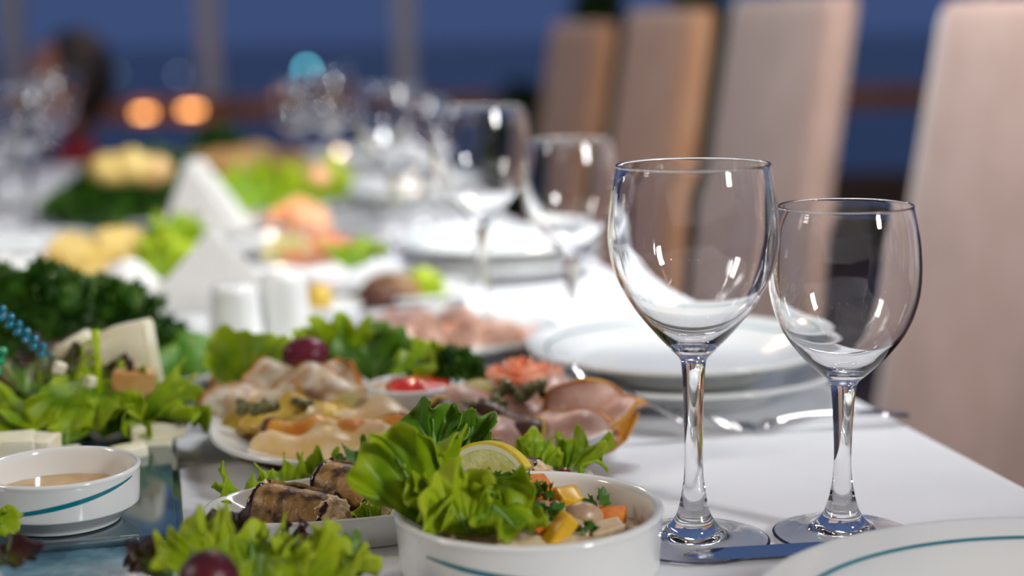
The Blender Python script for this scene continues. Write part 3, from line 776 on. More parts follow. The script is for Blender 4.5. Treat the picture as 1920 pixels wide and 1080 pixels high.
leaf('frilly green lettuce leaf reaching right behind the salad bowl', .028, .95, A(1055, 900, .834), rots(38, -52), curl=8, ruf=.0055, freq=4.2, seed=37, jag=.2)

# ------------------------------------------------------------------ salad in the bowl
def inb(px, py, D): return A(px, py, D)
bed = blob(BR * .84, BR * .84, .0125, .22, 110, 3, 5)
o = frombm('mushroom_salad', bed, M['chicken'], loc=BC + Vector((0, .002, .0135))); tag(o, 'bed of chopped mushroom and chicken salad in the salad bowl', 'salad', kind='stuff')
leaf('large green lettuce leaf rising at the left of the salad bowl', .054, .80, A(822, 1000, .712), rots(68, 12, -26), spread=.72, curl=12, ruf=.0080, freq=2.6, seed=41, jag=.06)
leaf('tall upright lettuce leaf with rounded lobes in the salad bowl', .044, .80, A(820, 965, .735), rots(72, 10, -8), spread=.8, curl=26, ruf=.0080, freq=2.8, seed=42, jag=.08)
leaf('green lettuce leaf spilling toward the front rim of the salad bowl', .034, 1.0, A(895, 895, .728), rots(-2, 172), curl=-20, ruf=.0085, freq=2.6, seed=43, jag=.06)
leaf('pale green lettuce leaf folded over the middle of the salad', .029, .9, A(880, 1000, .695), rots(50, 20, -20), m='lettuce_pale', curl=38, ruf=.0070, freq=2.6, seed=44, jag=.06)
leaf('green lettuce leaf drooping over the left rim of the salad bowl', .030, .95, A(865, 900, .73), rots(0, 165), curl=-20, ruf=.0085, freq=2.8, seed=45, jag=.06)
leaf('small green lettuce leaf curling right inside the salad bowl', .025, 1.0, A(925, 955, .70), rots(0, -150), curl=-20, ruf=.0070, freq=2.8, seed=46, jag=.06)
leaf('green lettuce leaf filling the left inside of the salad bowl', .020, .9, A(860, 1000, .70), rots(48, 15, -6), curl=-10, ruf=.0080, freq=2.6, seed=49, jag=.06)
leaf('dark curly lettuce leaf standing behind the tall leaves', .024, 1.0, A(812, 850, .785), rots(60, -8), m='lettuce_dark', curl=50, ruf=.0060, freq=2.4, seed=47, jag=.06)
leaf('dark curly lettuce leaf beside the lemon wedge', .019, 1.1, A(870, 848, .792), rots(58, -30, 15), m='lettuce_dark', curl=50, ruf=.0060, freq=2.4, seed=48, jag=.06)
def lemon(label, p, R, rot, ang=2.3, th=.008):
    t = thing('lemon_wedge', label, 'lemon', p, rot)
    def sector(r0, r1, th_, z0=0):
        vs, fs = [], []; n = 24
        for s in (-1, 1):
            for i in range(n + 1):
                a = -ang / 2 + ang * i / n
                for r in (r0, r1): vs.append((r * math.sin(a), s * th_ / 2, r * math.cos(a)))
        o_ = 2 * (n + 1)
        for i in range(n):
            b = 2 * i
            fs += [(b, b + 1, b + 3, b + 2), (o_ + b, o_ + b + 2, o_ + b + 3, o_ + b + 1), (b + 1, o_ + b + 1, o_ + b + 3, b + 3), (b, b + 2, o_ + b + 2, o_ + b)]
        fs += [(0, o_, o_ + 1, 1), (2 * n, 2 * n + 1, o_ + 2 * n + 1, o_ + 2 * n)]
        return vs, fs
    v, f = sector(R * .945, R, th); mk('peel', v, f, M['lemonpeel'], t, smooth=False)
    v, f = sector(R * .84, R * .945, th * .98); mk('pith', v, f, M['pith'], t, smooth=False)
    v, f = sector(R * .05, R * .84, th * .95); mk('flesh', v, f, M['lemonflesh'], t, smooth=False)
lemon('lemon wedge standing in the salad bowl beside the tall lettuce', A(915, 922, .752), .0235, (R_(-10), R_(6), R_(-22)), 1.75)
cube('orange carrot cube at the back of the salad bowl', .0135, A(998, 925, .747), 'carrot', (.2, .1, .3), 'carrot', 'carrot_cube', 21, asp=(1.1, 1, 1))
cube('orange carrot piece left of the mushroom under the parsley', .011, A(972, 940, .742), 'carrot', (.2, .6, .1), 'carrot', 'carrot_cube', 22)
cube('orange carrot cube near the right wall of the salad bowl', .0125, A(1140, 975, .735), 'carrot', (.1, 0, -.2), 'carrot', 'carrot_cube', 23, asp=(1.3, 1, .8))
cube('yellow pepper piece at the middle of the salad', .0125, A(1060, 943, .745), 'pepper', (.4, .2, .5), 'pepper', 'pepper_piece', 24, nz=.002)
cube('long orange pepper strip slanting toward the front of the salad', .0095, A(1010, 985, .705), 'carrot', (.3, .9, .4), 'pepper', 'pepper_strip', 25, asp=(2.2, .6, .6))
cube('yellow pepper strip at the front rim of the salad bowl', .0115, A(1046, 1000, .700), 'pepper', (.5, -.9, .2), 'pepper', 'pepper_strip', 26, asp=(1.7, .6, .7))
cube('pale chicken cube at the front right of the salad', .012, A(1135, 996, .715), 'chicken', (.1, -.15, .3), 'chicken', 'chicken_cube', 27, asp=(1.35, 1, .6))
cube('pale chicken cube behind the yellow pepper strip', .0095, A(1050, 975, .725), 'chicken', (.4, .15, .6), 'chicken', 'chicken_cube', 28)
cube('brownish chicken piece below the parsley sprig', .0115, A(950, 940, .740), 'chicken', (.4, .5, .6), 'chicken', 'chicken_cube', 29, nz=.002)
def mush(label, p, s, rot, seed):
    bm = blob(s * 1.35, s, s * .95, .12, 70, seed, 4); tag(frombm('mushroom', bm, M['mushroom'], loc=p, rot=rot), label, 'mushroom')
mush('plump brown mushroom on top of the salad', A(1092, 972, .728), .0072, (0, .1, .2), 1)
mush('small brown mushroom left of the plump one', A(1050, 962, .738), .0055, (.2, .6, .5), 2)
mush('small brown mushroom under the carrot cube', A(1016, 955, .735), .0048, (.2, 0, .9), 3)
mush('brown mushroom low at the front of the salad', A(1095, 1002, .715), .0060, (.2, 0, .9), 4)
herb('parsley sprig hanging over the salad beside the lemon wedge', A(905, 930, .735), .012, .010, .008, .0060, 46, 61, 'parsley_bright', 'parsley_sprig', stalks=5)
herb('parsley sprig lying on the carrot cube', A(958, 928, .733), .012, .008, .006, .0052, 34, 62, 'parsley_bright', 'parsley_sprig', stalks=4)
for k, (px, py, D, lab) in enumerate([(1120, 950, .742, 'parsley flake behind the plump mushroom'), (1097, 1003, .703, 'parsley flake at the front of the salad'), (1023, 968, .715, 'parsley flake beside the small mushroom'), (990, 968, .715, 'parsley flake below the carrot cube'), (1020, 935, .735, 'thin herb bit on the carrot edge')]):
    herb(lab, A(px, py, D), .0042, .004, .003, .0050, 9, 70 + k, 'parsley_bright', 'parsley_flake', stalks=1)

# ------------------------------------------------------------------ nearest salad at the bottom left
np_ = make_plate('small plate under the nearest blurred salad, mostly below the frame', .052, .014, stripe=False, name='side_plate')
np_.location = Vector((-.098, .640, TZ))
for lab, L, wd, p, ro, kw in [
    ('bright frilly lettuce leaf in the middle of the nearest salad', .028, .95, A(470, 1085, .655), rots(46, 5), dict(curl=-16, seed=51)),
    ('bright frilly lettuce leaf reaching right over the nearest plate', .026, .95, A(545, 1100, .650), rots(42, -40, 10), dict(curl=-18, seed=52)),
    ('bright frilly lettuce leaf rising at the left of the nearest salad', .029, .95, A(395, 1085, .650), rots(46, 35, -10), dict(curl=-16, seed=53)),
    ('bright frilly lettuce leaf low at the right of the nearest salad', .026, 1.0, A(590, 1110, .645), rots(30, -30), dict(curl=-10, seed=60)),
    ('bright frilly lettuce leaf lying toward the camera on the nearest plate', .028, 1.1, A(490, 1045, .650), rots(5, 185), dict(curl=-20, seed=54))]:
    leaf(lab, L, wd, p, ro, ruf=.0060, freq=3.6, m='lettuce_pale', jag=.07, **kw)
leaf('dark green blurred leaf at the right of the nearest salad', .022, 1.0, A(625, 1090, .665), rots(40, -30), m='lettuce_dark', curl=-16, ruf=.004, freq=3, seed=55)
leaf('dark red lettuce leaf behind the nearest salad', .026, .9, A(430, 1060, .70), rots(50, 25), m='redleaf', curl=-10, ruf=.006, freq=3.6, seed=56, jag=.06)
leaf('dark red lettuce leaf before the front aubergine roll', .020, .8, A(535, 1065, .70), rots(52, -25), m='redleaf', curl=-14, ruf=.006, freq=3.6, seed=57, jag=.06)
leaf('small dark red lettuce tip left of the nearest salad', .022, .9, A(320, 1085, .67), rots(30, 60), m='redleaf', curl=-10, ruf=.005, freq=3.6, seed=58, jag=.06)
def grape(label, px, py, D, r):
    bm = blob(r, r, r * .95, .03, 30, 5, 4); tag(frombm('dark_grape', bm, M['olive'], loc=A(px, py, D)), label, 'grape')
grape('large dark purple grape in front of the nearest lettuce', 392, 1086, .605, .0115)
t = make_plate('white dish rim just showing at the bottom left corner', .040, .014, stripe=False, name='side_dish'); t.location = A(-178, 1105, .66); t.location.z = TZ + .004
leaf('red leaf tip resting on the corner dish rim', .022, .8, A(-35, 1068, .675), rots(20, -60), m='redleaf', curl=-10, ruf=.005, freq=4.6, seed=59)

# ------------------------------------------------------------------ cold cuts plate
PC = Vector((-.058, .957, TZ))
cc = make_plate('white oval plate of smoked fish and cold cuts behind the rolls', .118, .021, stripe=False, name='cold_cuts_plate', a=1.0, b=.98, n=2.7)
cc.location = PC; cc.rotation_euler = (0, 0, .1)
def mt(lab, R, asp, px, py, D, rot, m, rind=None, **kw): return meat(lab, R, asp, A(px, py, D), rot, m, rind, **kw)
F = 'smoked fish'
mt('white smoked fish slice with orange rind at the left rim', .020, 1.5, 470, 752, .965, rots(32, 10), 'fish_white', 'rind', curl=-25, wav=.004, seed=1, cat=F, name='fish_slice')
mt('yellow smoked fish slice at the front left of the plate', .0225, 1.7, 530, 800, .930, rots(28, 12, -4), 'fish_yellow', 'fish_yellow', curl=-30, wav=.005, seed=2, cat=F, name='fish_slice')
mt('dark glazed slice under the yellow fish', .016, 1.6, 505, 834, .910, rots(20, -5), 'darkmeat', curl=-20, wav=.003, seed=3, cat=F, name='fish_slice')
mt('pale eel slice at the front rim of the cold cuts plate', .018, 2.4, 625, 832, .893, rots(40, -2, 2), 'fish_pale', curl=-40, wav=.004, seed=4, cat=F, name='fish_slice')
mt('amber skinned fish slice behind the pale front slice', .018, 2.6, 650, 806, .905, rots(34, -6, 4), 'rind', 'darkmeat', curl=-45, wav=.003, seed=5, cat=F, name='fish_slice')
mt('folded white fish slice with broad orange rind near the lettuce', .028, 1.4, 560, 722, 1.0, rots(40, -8, 6), 'fish_white', 'rind', curl=-25, wav=.005, seed=6, cat=F, name='fish_slice')
mt('white fish slice with orange rind left of the sauce cup', .026, 1.4, 625, 740, .975, rots(36, -20, 8), 'fish_white', 'rind', curl=-35, wav=.006, seed=7, cat=F, name='fish_slice')
mt('orange edged fish slice behind the folded white one', .024, 1.6, 520, 706, 1.02, rots(38, 8), 'fish_white', 'rind', curl=-20, wav=.005, seed=8, cat=F, name='fish_slice')
mt('yellow fish slice between capers and amber slice', .020, 1.8, 575, 785, .935, rots(30, 10), 'fish_yellow', 'fish_yellow', curl=-30, wav=.004, seed=9, cat=F, name='fish_slice')
mt('thin yellow fish slice reaching under the tall lettuce', .020, 1.6, 690, 790, .93, rots(25, 0), 'fish_pale', curl=-20, wav=.004, seed=10, cat=F, name='fish_slice')
H_ = 'ham'
mt('pink ham slice with amber rind at the right tip of the plate', .0235, 1.5, 1098, 786, .925, rots(30, -22, -12), 'ham', 'rind', curl=30, wav=.006, seed=21, cat=H_, name='ham_slice')
mt('pink ham slice folded behind the capers', .026, 1.5, 1040, 752, .965, rots(38, 8), 'ham', None, curl=-20, wav=.005, seed=22, cat=H_, name='ham_slice')
mt('pale pink ham slice at the front right rim', .022, 1.9, 1030, 812, .895, rots(34, 4), 'ham', 'rind', curl=-30, wav=.004, seed=23, cat=H_, name='ham_slice')
mt('dark skinned cured slice left of the pale front ham', .015, 2.6, 915, 800, .90, rots(24, -22, 12), 'darkmeat', 'fish_yellow', curl=-40, wav=.003, seed=24, cat=H_, name='ham_slice')
mt('dark cured strip crossing the middle of the ham', .009, 3.6, 985, 780, .915, rots(20, -4, 0), 'darkmeat', curl=-60, wav=.003, seed=25, cat=H_, name='ham_slice')
mt('rosy ham slice under the dark cured strip', .024, 1.6, 920, 768, .945, rots(30, 0), 'ham', 'rind', curl=-20, wav=.004, seed=26, cat=H_, name='ham_slice')
mt('amber rind slice curling along the right rim', .014, 2.8, 1085, 815, .905, rots(30, 22, -8), 'rind', 'rind', curl=-30, wav=.003, seed=27, cat=H_, name='ham_slice')
def salmon_rose(label, p, s, m='salmon', cat='salmon', name='salmon_rose'):
    t = thing(name, label, cat, p)
    for k in range(5):
        vs, fs = [], []; na, nh = 26, 5; r = s * (.25 + .17 * k); a0 = k * 1.9
        for i in range(na + 1):
            a = a0 + 4.2 * i / na
            for j in range(nh + 1):
                h = j / nh; rr = r * (1 + .35 * h * h) * (1 + .08 * noise.noise(Vector((a, k, h * 2)))); vs.append((rr * math.cos(a), rr * math.sin(a), s * (.95 - .1 * k) * h + .001 * math.sin(a * 5)))
        for i in range(na):
            for j in range(nh): b = i * (nh + 1) + j; fs.append((b, b + 1, b + nh + 2, b + nh + 1))
        o = mk('petal', vs, fs, M[m], t); q = o.modifiers.new('thickness', 'SOLIDIFY'); q.thickness = s * .09
    return t
salmon_rose('rolled orange salmon slice at the back right of the plate', A(978, 722, .985), .0165)
salmon_rose('small orange salmon roll beside the larger one', A(1022, 712, .99), .010)
cup = thing('sauce_cup', 'small white cup of red sauce in the middle of the cold cuts', 'cup', (A(772, 760, .975).x, .975, TZ + .010))
v, f = lathe(smoothprof([(0, .001), (.020, .001), (.0215, 0), (.024, .002), (.0262, .010), (.0268, .0210), (.0268, .0228), (.0255, .0236), (.0240, .0225), (.0228, .010), (.018, .0045), (0, .004)], 3), 64); mk('body', v, f, M['porcelain'], cup)
o = frombm('red_sauce', blob(.0185, .0175, .0050, .25, 160, 3, 4), M['redsauce'], loc=cup.location + Vector((.004, 0, .0215))); tag(o, 'bright red sauce heaped in the small white cup', 'sauce')
o = disc('cream_layer', .0232, 0, M['porcelain'], None); o.location = cup.location + Vector((0, 0, .0185)); tag(o, 'white cream around the red sauce in the cup', 'sauce')
herb('parsley bunch behind the red sauce cup', A(845, 722, 1.0) , .023, .016, .019, .0065, 190, 81)
leaf('broad green lettuce leaf at the back left of the cold cuts', .046, 1.0, A(470, 745, 1.01), rots(55, 5), curl=10, ruf=.005, freq=2.4, seed=71, jag=.06)
leaf('green lettuce leaf behind the folded fish slices', .042, 1.0, A(640, 715, 1.035), rots(58, 15), curl=14, ruf=.007, freq=3.2, seed=72)
leaf('dark green lettuce leaf left of the parsley bunch', .038, 1.0, A(700, 720, 1.03), rots(50, -15), m='lettuce_dark', curl=14, ruf=.007, freq=3.2, seed=73)
leaf('curly green lettuce leaf beside the red onion', .036, 1.0, A(620, 700, 1.05), rots(48, 35), curl=22, ruf=.008, freq=3.6, seed=74)
leaf('light green leaf lying low before the parsley', .036, 1.0, A(735, 715, 1.0), rots(20, -60), curl=10, ruf=.006, freq=3.2, seed=75)
t = frombm('red_onion', blob(.014, .010, .011, .22, 60, 4, 4), M['radicchio'], loc=A(574, 664, 1.005), rot=(0, -.3, .2)); tag(t, 'dark red onion piece between the lettuce leaves', 'onion')
for k, (px, py, D, lab) in enumerate([(902, 755, .965, 'lemon slice leaning beside the capers'), (655, 765, .955, 'pale lemon piece left of the sauce cup')]):
    lemon(lab, A(px, py + 8, D), .017 if k == 0 else .012, (R_(-35), R_(20 - 50 * k), R_(10)), 2.6, .004)
rnd = random.Random(9); cap0 = None
for lab, grp, px, py, D, n, sx, sz in [('green caper heaped on the white fish at the left', 'capers at the left of the plate', 478, 764, .925, 13, .0105, .003), ('green caper on the folded fish slice', 'capers on the folded fish', 566, 757, .945, 4, .004, .002),
                                  ('green caper heaped beside the salmon', 'capers beside the salmon', 972, 735, .945, 20, .0150, .005), ('green caper lying on the rosy ham', 'capers on the rosy ham', 905, 764, .925, 11, .0115, .004), ('green caper alone on the right ham slice', None, 1084, 752, .935, 1, .002, .001)]:
    c = A(px, py, D)
    for k in range(n):
        p = c + Vector((rnd.uniform(-sx, sx), rnd.uniform(-.005, .005), rnd.uniform(-sz * .4, sz)))
        if cap0 is None:
            cap0 = frombm('caper', blob(.0030, .0027, .0027, .12, 300, 1, 3), M['caper'], loc=p); tag(cap0, lab, 'caper', grp)
        else:
            o = cap0.copy(); COL.objects.link(o); o.location = p; o.rotation_euler = (rnd.uniform(0, 6), rnd.uniform(0, 6), 0); o['label'] = lab; o['group'] = grp or 'capers'; o.scale = (rnd.uniform(1.0, 1.4),) * 3

# ------------------------------------------------------------------ second meat plate, behind
mp = make_plate('white plate of roast meat slices behind the cold cuts', .095, .018, stripe=False, name='roast_plate'); q = A(815, 660, 1.24); mp.location = (q.x, 1.24, TZ)
rr_ = random.Random(4)
for k, (px, py, D, lab) in enumerate([(760, 640, 1.20, 'roast meat slice at the left of the roast plate'), (810, 648, 1.19, 'roast meat slice second from the left on the roast plate'), (850, 640, 1.22, 'roast meat slice in the middle of the roast plate'), (895, 640, 1.23, 'roast meat slice right of the middle, edges browned'),
                                      (930, 636, 1.25, 'pale roast slice at the right tip of the roast plate'), (760, 615, 1.27, 'pale pink slice at the back left of the roast plate'), (830, 612, 1.28, 'pale pink slice at the back of the roast plate'), (790, 660, 1.17, 'browned roast slice lowest on the roast plate')]):
    meat(lab, .026, 1.35, A(px, py, D), rots(25 + 10 * rr_.random(), rr_.uniform(-25, 25), rr_.uniform(-8, 8)), 'roast' if k not in (4, 5, 6) else 'ham', 'rind' if k in (3, 4) else None, curl=-18, wav=.005, seed=30 + k, cat='roast meat', name='roast_slice')

# small rolls plate behind
sp_ = make_plate('small white plate with dark meat roll and lettuce further back', .060, .014, stripe=False, name='side_plate'); q = A(765, 590, 1.46); sp_.location = (q.x, 1.46, TZ)
o = frombm('meat_roll', blob(.026, .018, .017, .15, 40, 7, 4), M['brownmeat'], loc=A(735, 548, 1.43)); tag(o, 'dark brown meat roll on the small plate further back', 'meat roll')
o = frombm('meat_roll', blob(.022, .014, .012, .15, 40, 9, 4), M['darkmeat'], loc=A(702, 560, 1.41)); tag(o, 'darker end piece left of the brown meat roll', 'meat roll')
leaf('bright lettuce leaf right of the dark meat roll', .046, 1.0, A(780, 600, 1.44), rots(45, -25), m='lettuce_pale', curl=10, ruf=.008, freq=3, seed=81)
leaf('bright lettuce leaf under the dark meat roll', .036, 1.2, A(760, 600, 1.42), rots(30, 20), m='lettuce_pale', curl=10, ruf=.008, freq=3, seed=82)

# ------------------------------------------------------------------ herbs plate, cucumbers
hp = make_plate('white plate of herbs and cucumbers behind the cheese tray', .125, .020, stripe=False, name='herb_plate'); q = A(270, 640, 1.185); hp.location = (q.x, 1.175, TZ)
herb('big dark green herb bunch at the left behind the cheese', A(100, 700, 1.14), .075, .040, .068, .011, 620, 91, stalks=30)
herb('dark green herb bunch in the middle of the herb plate', A(205, 700, 1.15), .055, .038, .062, .011, 460, 92, stalks=24)
herb('dark green herb bunch cut by the left edge of the photo', A(5, 700, 1.13), .060, .035, .066, .011, 420, 93, stalks=20)
def cuke(label, px, py, D, r, L, rot):
    t = thing('cucumber', label, 'cucumber', A(px, py, D), rot)
    pr = [(0, -L / 2)] + [(r * math.sin(a), -L / 2 + r * .9 * (1 - math.cos(a))) for a in (.4, .8, 1.2, 1.57)] + [(r * 1.03, 0)] + [(r * math.sin(a), L / 2 - r * .9 * (1 - math.cos(a))) for a in (1.57, 1.2, .8, .4)] + [(0, L / 2)]
    v, f = lathe(pr, 28); mk('fruit', v, f, M['cucumber'], t)
    v, f = tube([(0, 0, L / 2 - .001), (.001, 0, L / 2 + .004)], [.0016, .0012], 6); mk('stalk', v, f, M['stem'], t)
cuke('green cucumber with its end facing the viewer, lower one', 303, 692, 1.10, .0122, .05, (R_(96), 0, R_(-20)))
cuke('green cucumber with a lighter end, right of the lower one', 355, 672, 1.12, .0125, .05, (R_(96), 0, R_(20)))
cuke('green cucumber lying on top under the herbs', 325, 655, 1.15, .0140, .07, (R_(92), 0, R_(60)))
cuke('green cucumber half hidden behind the cheese wedge', 258, 672, 1.13, .0145, .07, (R_(92), 0, R_(-5)))

# ------------------------------------------------------------------ napkin holder and shakers
def napkins(label, p, rotz, w=.095, h=.068, lab2=None):
    t = thing('napkin_stack', label, 'napkins', p, (0, 0, rotz))
    for k in range(7):
        y = -.012 + k * .004; s = 1 - .03 * (k % 2)
        vs = [(-w / 2 * s, y, .002), (w / 2 * s, y, .002), (.002 * (k % 3 - 1), y, h * s), (-w / 2 * s, y + .0022, .002), (w / 2 * s, y + .0022, .002), (.002 * (k % 3 - 1), y + .0022, h * s)]
        mk('napkin', vs, [(0, 1, 2), (5, 4, 3), (0, 3, 4, 1), (1, 4, 5, 2), (2, 5, 3, 0)], M['napkin'], t, smooth=False)
    slabv = [(-.05, -.018, 0), (.05, -.018, 0), (.05, .020, 0), (-.05, .020, 0)]
    bm = rbox(w * .9, .045, .004, .0015, 2); frombm('holder_base', bm, M['porcelain'], t, loc=(0, 0, .001))
    for y in (-.018, .019):
        bm = rbox(w * .55, .002, .022, .0008, 2); frombm('holder_side', bm, M['porcelain'], t, loc=(0, y, .012))
    return t
q = A(405, 600, 1.36); napkins('white triangular napkins standing behind the shakers', (q.x, 1.36, TZ), R_(4), .150, .080)
q = A(385, 380, 1.86); t = napkins('white folded napkins standing further back between the herbs and bread', (q.x, 1.86, TZ), R_(-35), .12, .088); t.rotation_euler = (0, R_(-8), R_(-30)); t.location.z += .012
def shaker(label, px, D, h):
    q = A(px, 600, D); t = thing('shaker', label, 'shaker', (q.x, D, TZ))
    v, f = lathe(smoothprof([(0, 0), (.020, 0), (.0215, .002), (.0205, .02), (.0178, h * .8), (.0165, h * .93), (.012, h * .985), (0, h)], 3), 48); mk('body', v, f, M['porcelain'], t)
    for k in range(5):
        a = k * 2 * PI / 5; bm = bmesh.new(); bmesh.ops.create_icosphere(bm, subdivisions=1, radius=.0009); frombm('hole', bm, M['pot'], t, loc=(.005 * math.cos(a), .005 * math.sin(a), h - .0018))
shaker('white porcelain shaker left of its twin before the napkins', 441, 1.22, .058)
shaker('white porcelain shaker right of its twin', 533, 1.25, .062)

# ------------------------------------------------------------------ blurred dishes further back
def bplate(px, D, R, lab, name='side_plate'):
    t = make_plate(lab, R, .016, stripe=False, name=name); q = A(px, 400, D); t.location = (q.x, D, TZ); return t
# plate of yellow cheese, left
bplate(205, 1.62, .085, 'white plate of yellow cheese slices behind the herbs', 'cheese_plate')
for k, (px, py, D, lab) in enumerate([(140, 480, 1.60, 'yellow cheese slice at the left of the cheese plate'), (185, 490, 1.58, 'yellow cheese slice drooping low on the cheese plate'), (228, 476, 1.62, 'yellow cheese slice at the right of the cheese plate')]):
    meat(lab, .030, 1.1, A(px, py, D), rots(50, -20 + 20 * k), 'cheese_yellow', curl=-8, wav=.004, seed=50 + k, cat='cheese', name='cheese_slice', th=.006)
leaf('lettuce leaf right of the yellow cheese slices', .042, 1.0, A(300, 525, 1.50), rots(60, -10), m='lettuce_pale', curl=6, ruf=.010, freq=3, seed=83)
leaf('lettuce leaf behind the napkins at the left', .045, 1.0, A(330, 480, 1.60), rots(55, 10), m='lettuce', curl=6, ruf=.010, freq=3, seed=84)
def crumple(label, px, py, D, w, rotz):
    vs, fs = [], []; n = 16
    for i in range(n + 1):
        for j in range(n + 1):
            x, y = w * (i / n - .5), w * .6 * (j / n - .5)
            vs.append((x, y, .016 * noise.noise(Vector((x * 28, y * 28, px))) + .012 * math.cos(x / w * 3)))
    for i in range(n):
        for j in range(n): a = i * (n + 1) + j; fs.append((a, a + n + 1, a + n + 2, a + 1))
    o = mk('crumpled_napkin', vs, fs, M['napkin'], loc=A(px, py, D), rot=(R_(25), R_(15), rotz)); s = o.modifiers.new('thickness', 'SOLIDIFY'); s.thickness = .001
    tag(o, label, 'napkin')
crumple('white crumpled napkin between cheese slices and herbs', 235, 530, 1.36, .052, -.4)
crumple('white crumpled napkin at the left edge above the herbs', 25, 512, 1.45, .06, -.5)
# big far herb heap with yellow fruit on top
bplate(245, 2.1, .13, 'white plate under the distant heap of greens', 'herb_plate')
herb('distant dark green herb heap left of the leaning napkins', A(285, 410, 2.1), .115, .06, .070, .020, 520, 94, stalks=20)
herb('lower olive green herb heap at the far left', A(185, 420, 2.0), .060, .05, .045, .018, 260, 95, stalks=14)
for k, (px, py, D, lab) in enumerate([(205, 318, 1.98, 'yellow fruit piece at the left on the distant herb heap'), (243, 312, 1.98, 'yellow fruit piece in the middle on the distant herb heap'), (280, 318, 2.0, 'yellow fruit piece at the right on the distant herb heap')]):
    o = frombm('fruit_piece', blob(.026, .02, .020, .15, 30, k, 3), M['cheese_yellow'] if k < 2 else M['bread'], loc=A(px, py, D)); tag(o, lab, 'fruit')
# bread basket
bk = thing('bread_basket', 'basket of bread rolls in the distance right of the napkins', 'basket', (A(455, 320, 2.55).x, 2.55, TZ))
v, f = lathe(smoothprof([(0, .002), (.07, .002), (.09, .02), (.10, .045), (.098, .047), (.086, .02), (.066, .006), (0, .006)], 2), 40); mk('basket_body', v, f, M['cheese_smoked'], bk)
for k, (px, py, D, lab) in enumerate([(415, 308, 2.52, 'bread roll at the left of the distant basket'), (450, 306, 2.50, 'bread roll in the middle of the distant basket'), (482, 296, 2.55, 'tall golden bread roll at the right of the distant basket')]):
    o = frombm('bread_roll', blob(.030, .026, .024, .08, 30, k, 3), M['bread'], loc=A(px, py, D)); tag(o, lab, 'bread roll')
herb('distant dark green bush of herbs above the bread', A(410, 300, 2.9), .050, .04, .040, .018, 200, 96, stalks=10)
# lettuce plate
bplate(530, 2.0, .10, 'white plate of lettuce in the distance below the bread', 'salad_plate')
for k, (px, py, D, ya, lab) in enumerate([(470, 400, 1.95, 30, 'yellow green lettuce leaf at the left of the distant salad plate'), (515, 400, 1.97, 5, 'yellow green lettuce leaf in the middle of the distant salad plate'), (560, 398, 2.0, -10, 'yellow green lettuce leaf right of the middle of the distant salad plate'), (590, 385, 2.05, -35, 'yellow green lettuce leaf at the right of the distant salad plate')]):
    leaf(lab, .062, 1.1, A(px, py, D), rots(55, ya), m='lettuce_pale' if k % 2 else 'lettuce', curl=4, ruf=.012, freq=3, seed=85 + k)
o = frombm('tomato', blob(.020, .018, .018, .05, 30, 2, 3), M['shrimp'], loc=A(592, 335, 2.03)); tag(o, 'orange tomato on the distant lettuce plate', 'tomato')
# shrimp and salmon plates
bplate(575, 1.78, .085, 'white plate of orange shrimp behind the salmon plate', 'shrimp_plate')
for k, (px, py, D, lab) in enumerate([(540, 418, 1.75, 'orange shrimp at the left of the shrimp plate'), (572, 405, 1.78, 'orange shrimp at the top of the shrimp plate'), (605, 412, 1.78, 'orange shrimp at the right of the shrimp plate'), (580, 432, 1.72, 'orange shrimp at the front of the shrimp plate')]):
    pts = [(.020 * math.cos(a), 0, .016 * math.sin(a)) for a in [(-.5 + 3.6 * i / 10) for i in range(11)]]
    v, f = tube(pts, [.004 + .006 * math.sin(PI * (i + 1) / 12) for i in range(11)], 10); o = mk('shrimp', v, f, M['shrimp'], loc=A(px, py, D), rot=(R_(-50), 0, k)); tag(o, lab, 'shrimp')
bplate(600, 1.52, .080, 'white plate of pink salmon with lemon and lettuce', 'salmon_plate')
salmon_rose('blurred pink salmon roll at the left of the salmon plate', A(580, 492, 1.52), .026)
salmon_rose('blurred pink salmon roll at the right of the salmon plate', A(620, 486, 1.53), .024)
lemon('blurred yellow lemon wedge left of the pink salmon', A(545, 492, 1.50), .026, (R_(-20), R_(-10), 0), 2.6, .012)
leaf('bright green leaf right of the pink salmon', .036, 1.2, A(655, 505, 1.47), rots(35, -20), m='lettuce', curl=8, ruf=.006, freq=3, seed=91)
o = frombm('olive', blob(.012, .012, .013, .05, 30, 3, 3), M['fish_yellow'], loc=A(597, 560, 1.36)); tag(o, 'yellow olive beside the right-hand shaker', 'olive')
bplate(605, 1.37, .030, 'tiny white saucer under the yellow olive', 'saucer')
o = frombm('bread_piece', blob(.014, .010, .007, .1, 30, 3, 3), M['bread'], loc=A(735, 436, 2.02)); tag(o, 'small toasted bread piece before the fourth place setting', 'bread')

# ------------------------------------------------------------------ glowing lamp reflections on the rail, and far lights
def oblong(label, px, py, w, h, m, D=RY - .08):  # glowing strip put in for a lamp's reflection; no fixture on the rail
    t = thing('rail_lamp', label, 'lamp', A(px, py, D))
    bm = rbox(w, .03, h, min(h, w) * .3, 3); frombm('lens', bm, m, t)  # the reflection's glow, not a lamp lens
    bm = rbox(w * 1.1, .02, h * 1.3, .002, 2); frombm('housing', bm, M['pot'], t, loc=(0, .026, 0))
oblong('warm orange lamp on the railing, left one of two', 270, 212, .060, .016, emitm('orange lamp a', (1, .42, .13), 9))
oblong('warm orange lamp on the railing, right one of two', 358, 206, .070, .016, emitm('orange lamp b', (1, .42, .13), 9))
oblong('orange lamp on the railing between the chairs at the right', 1562, 165, .05, .016, emitm('orange lamp c', (1, .35, .08), 5))
def farlight(label, px, py, D, r, c, s):
    bm = bmesh.new(); bmesh.ops.create_icosphere(bm, subdivisions=3, radius=r); o = frombm('shore_lamp', bm, emitm('shore lamp', c, s), loc=A(px, py, D)); tag(o, label, 'light')
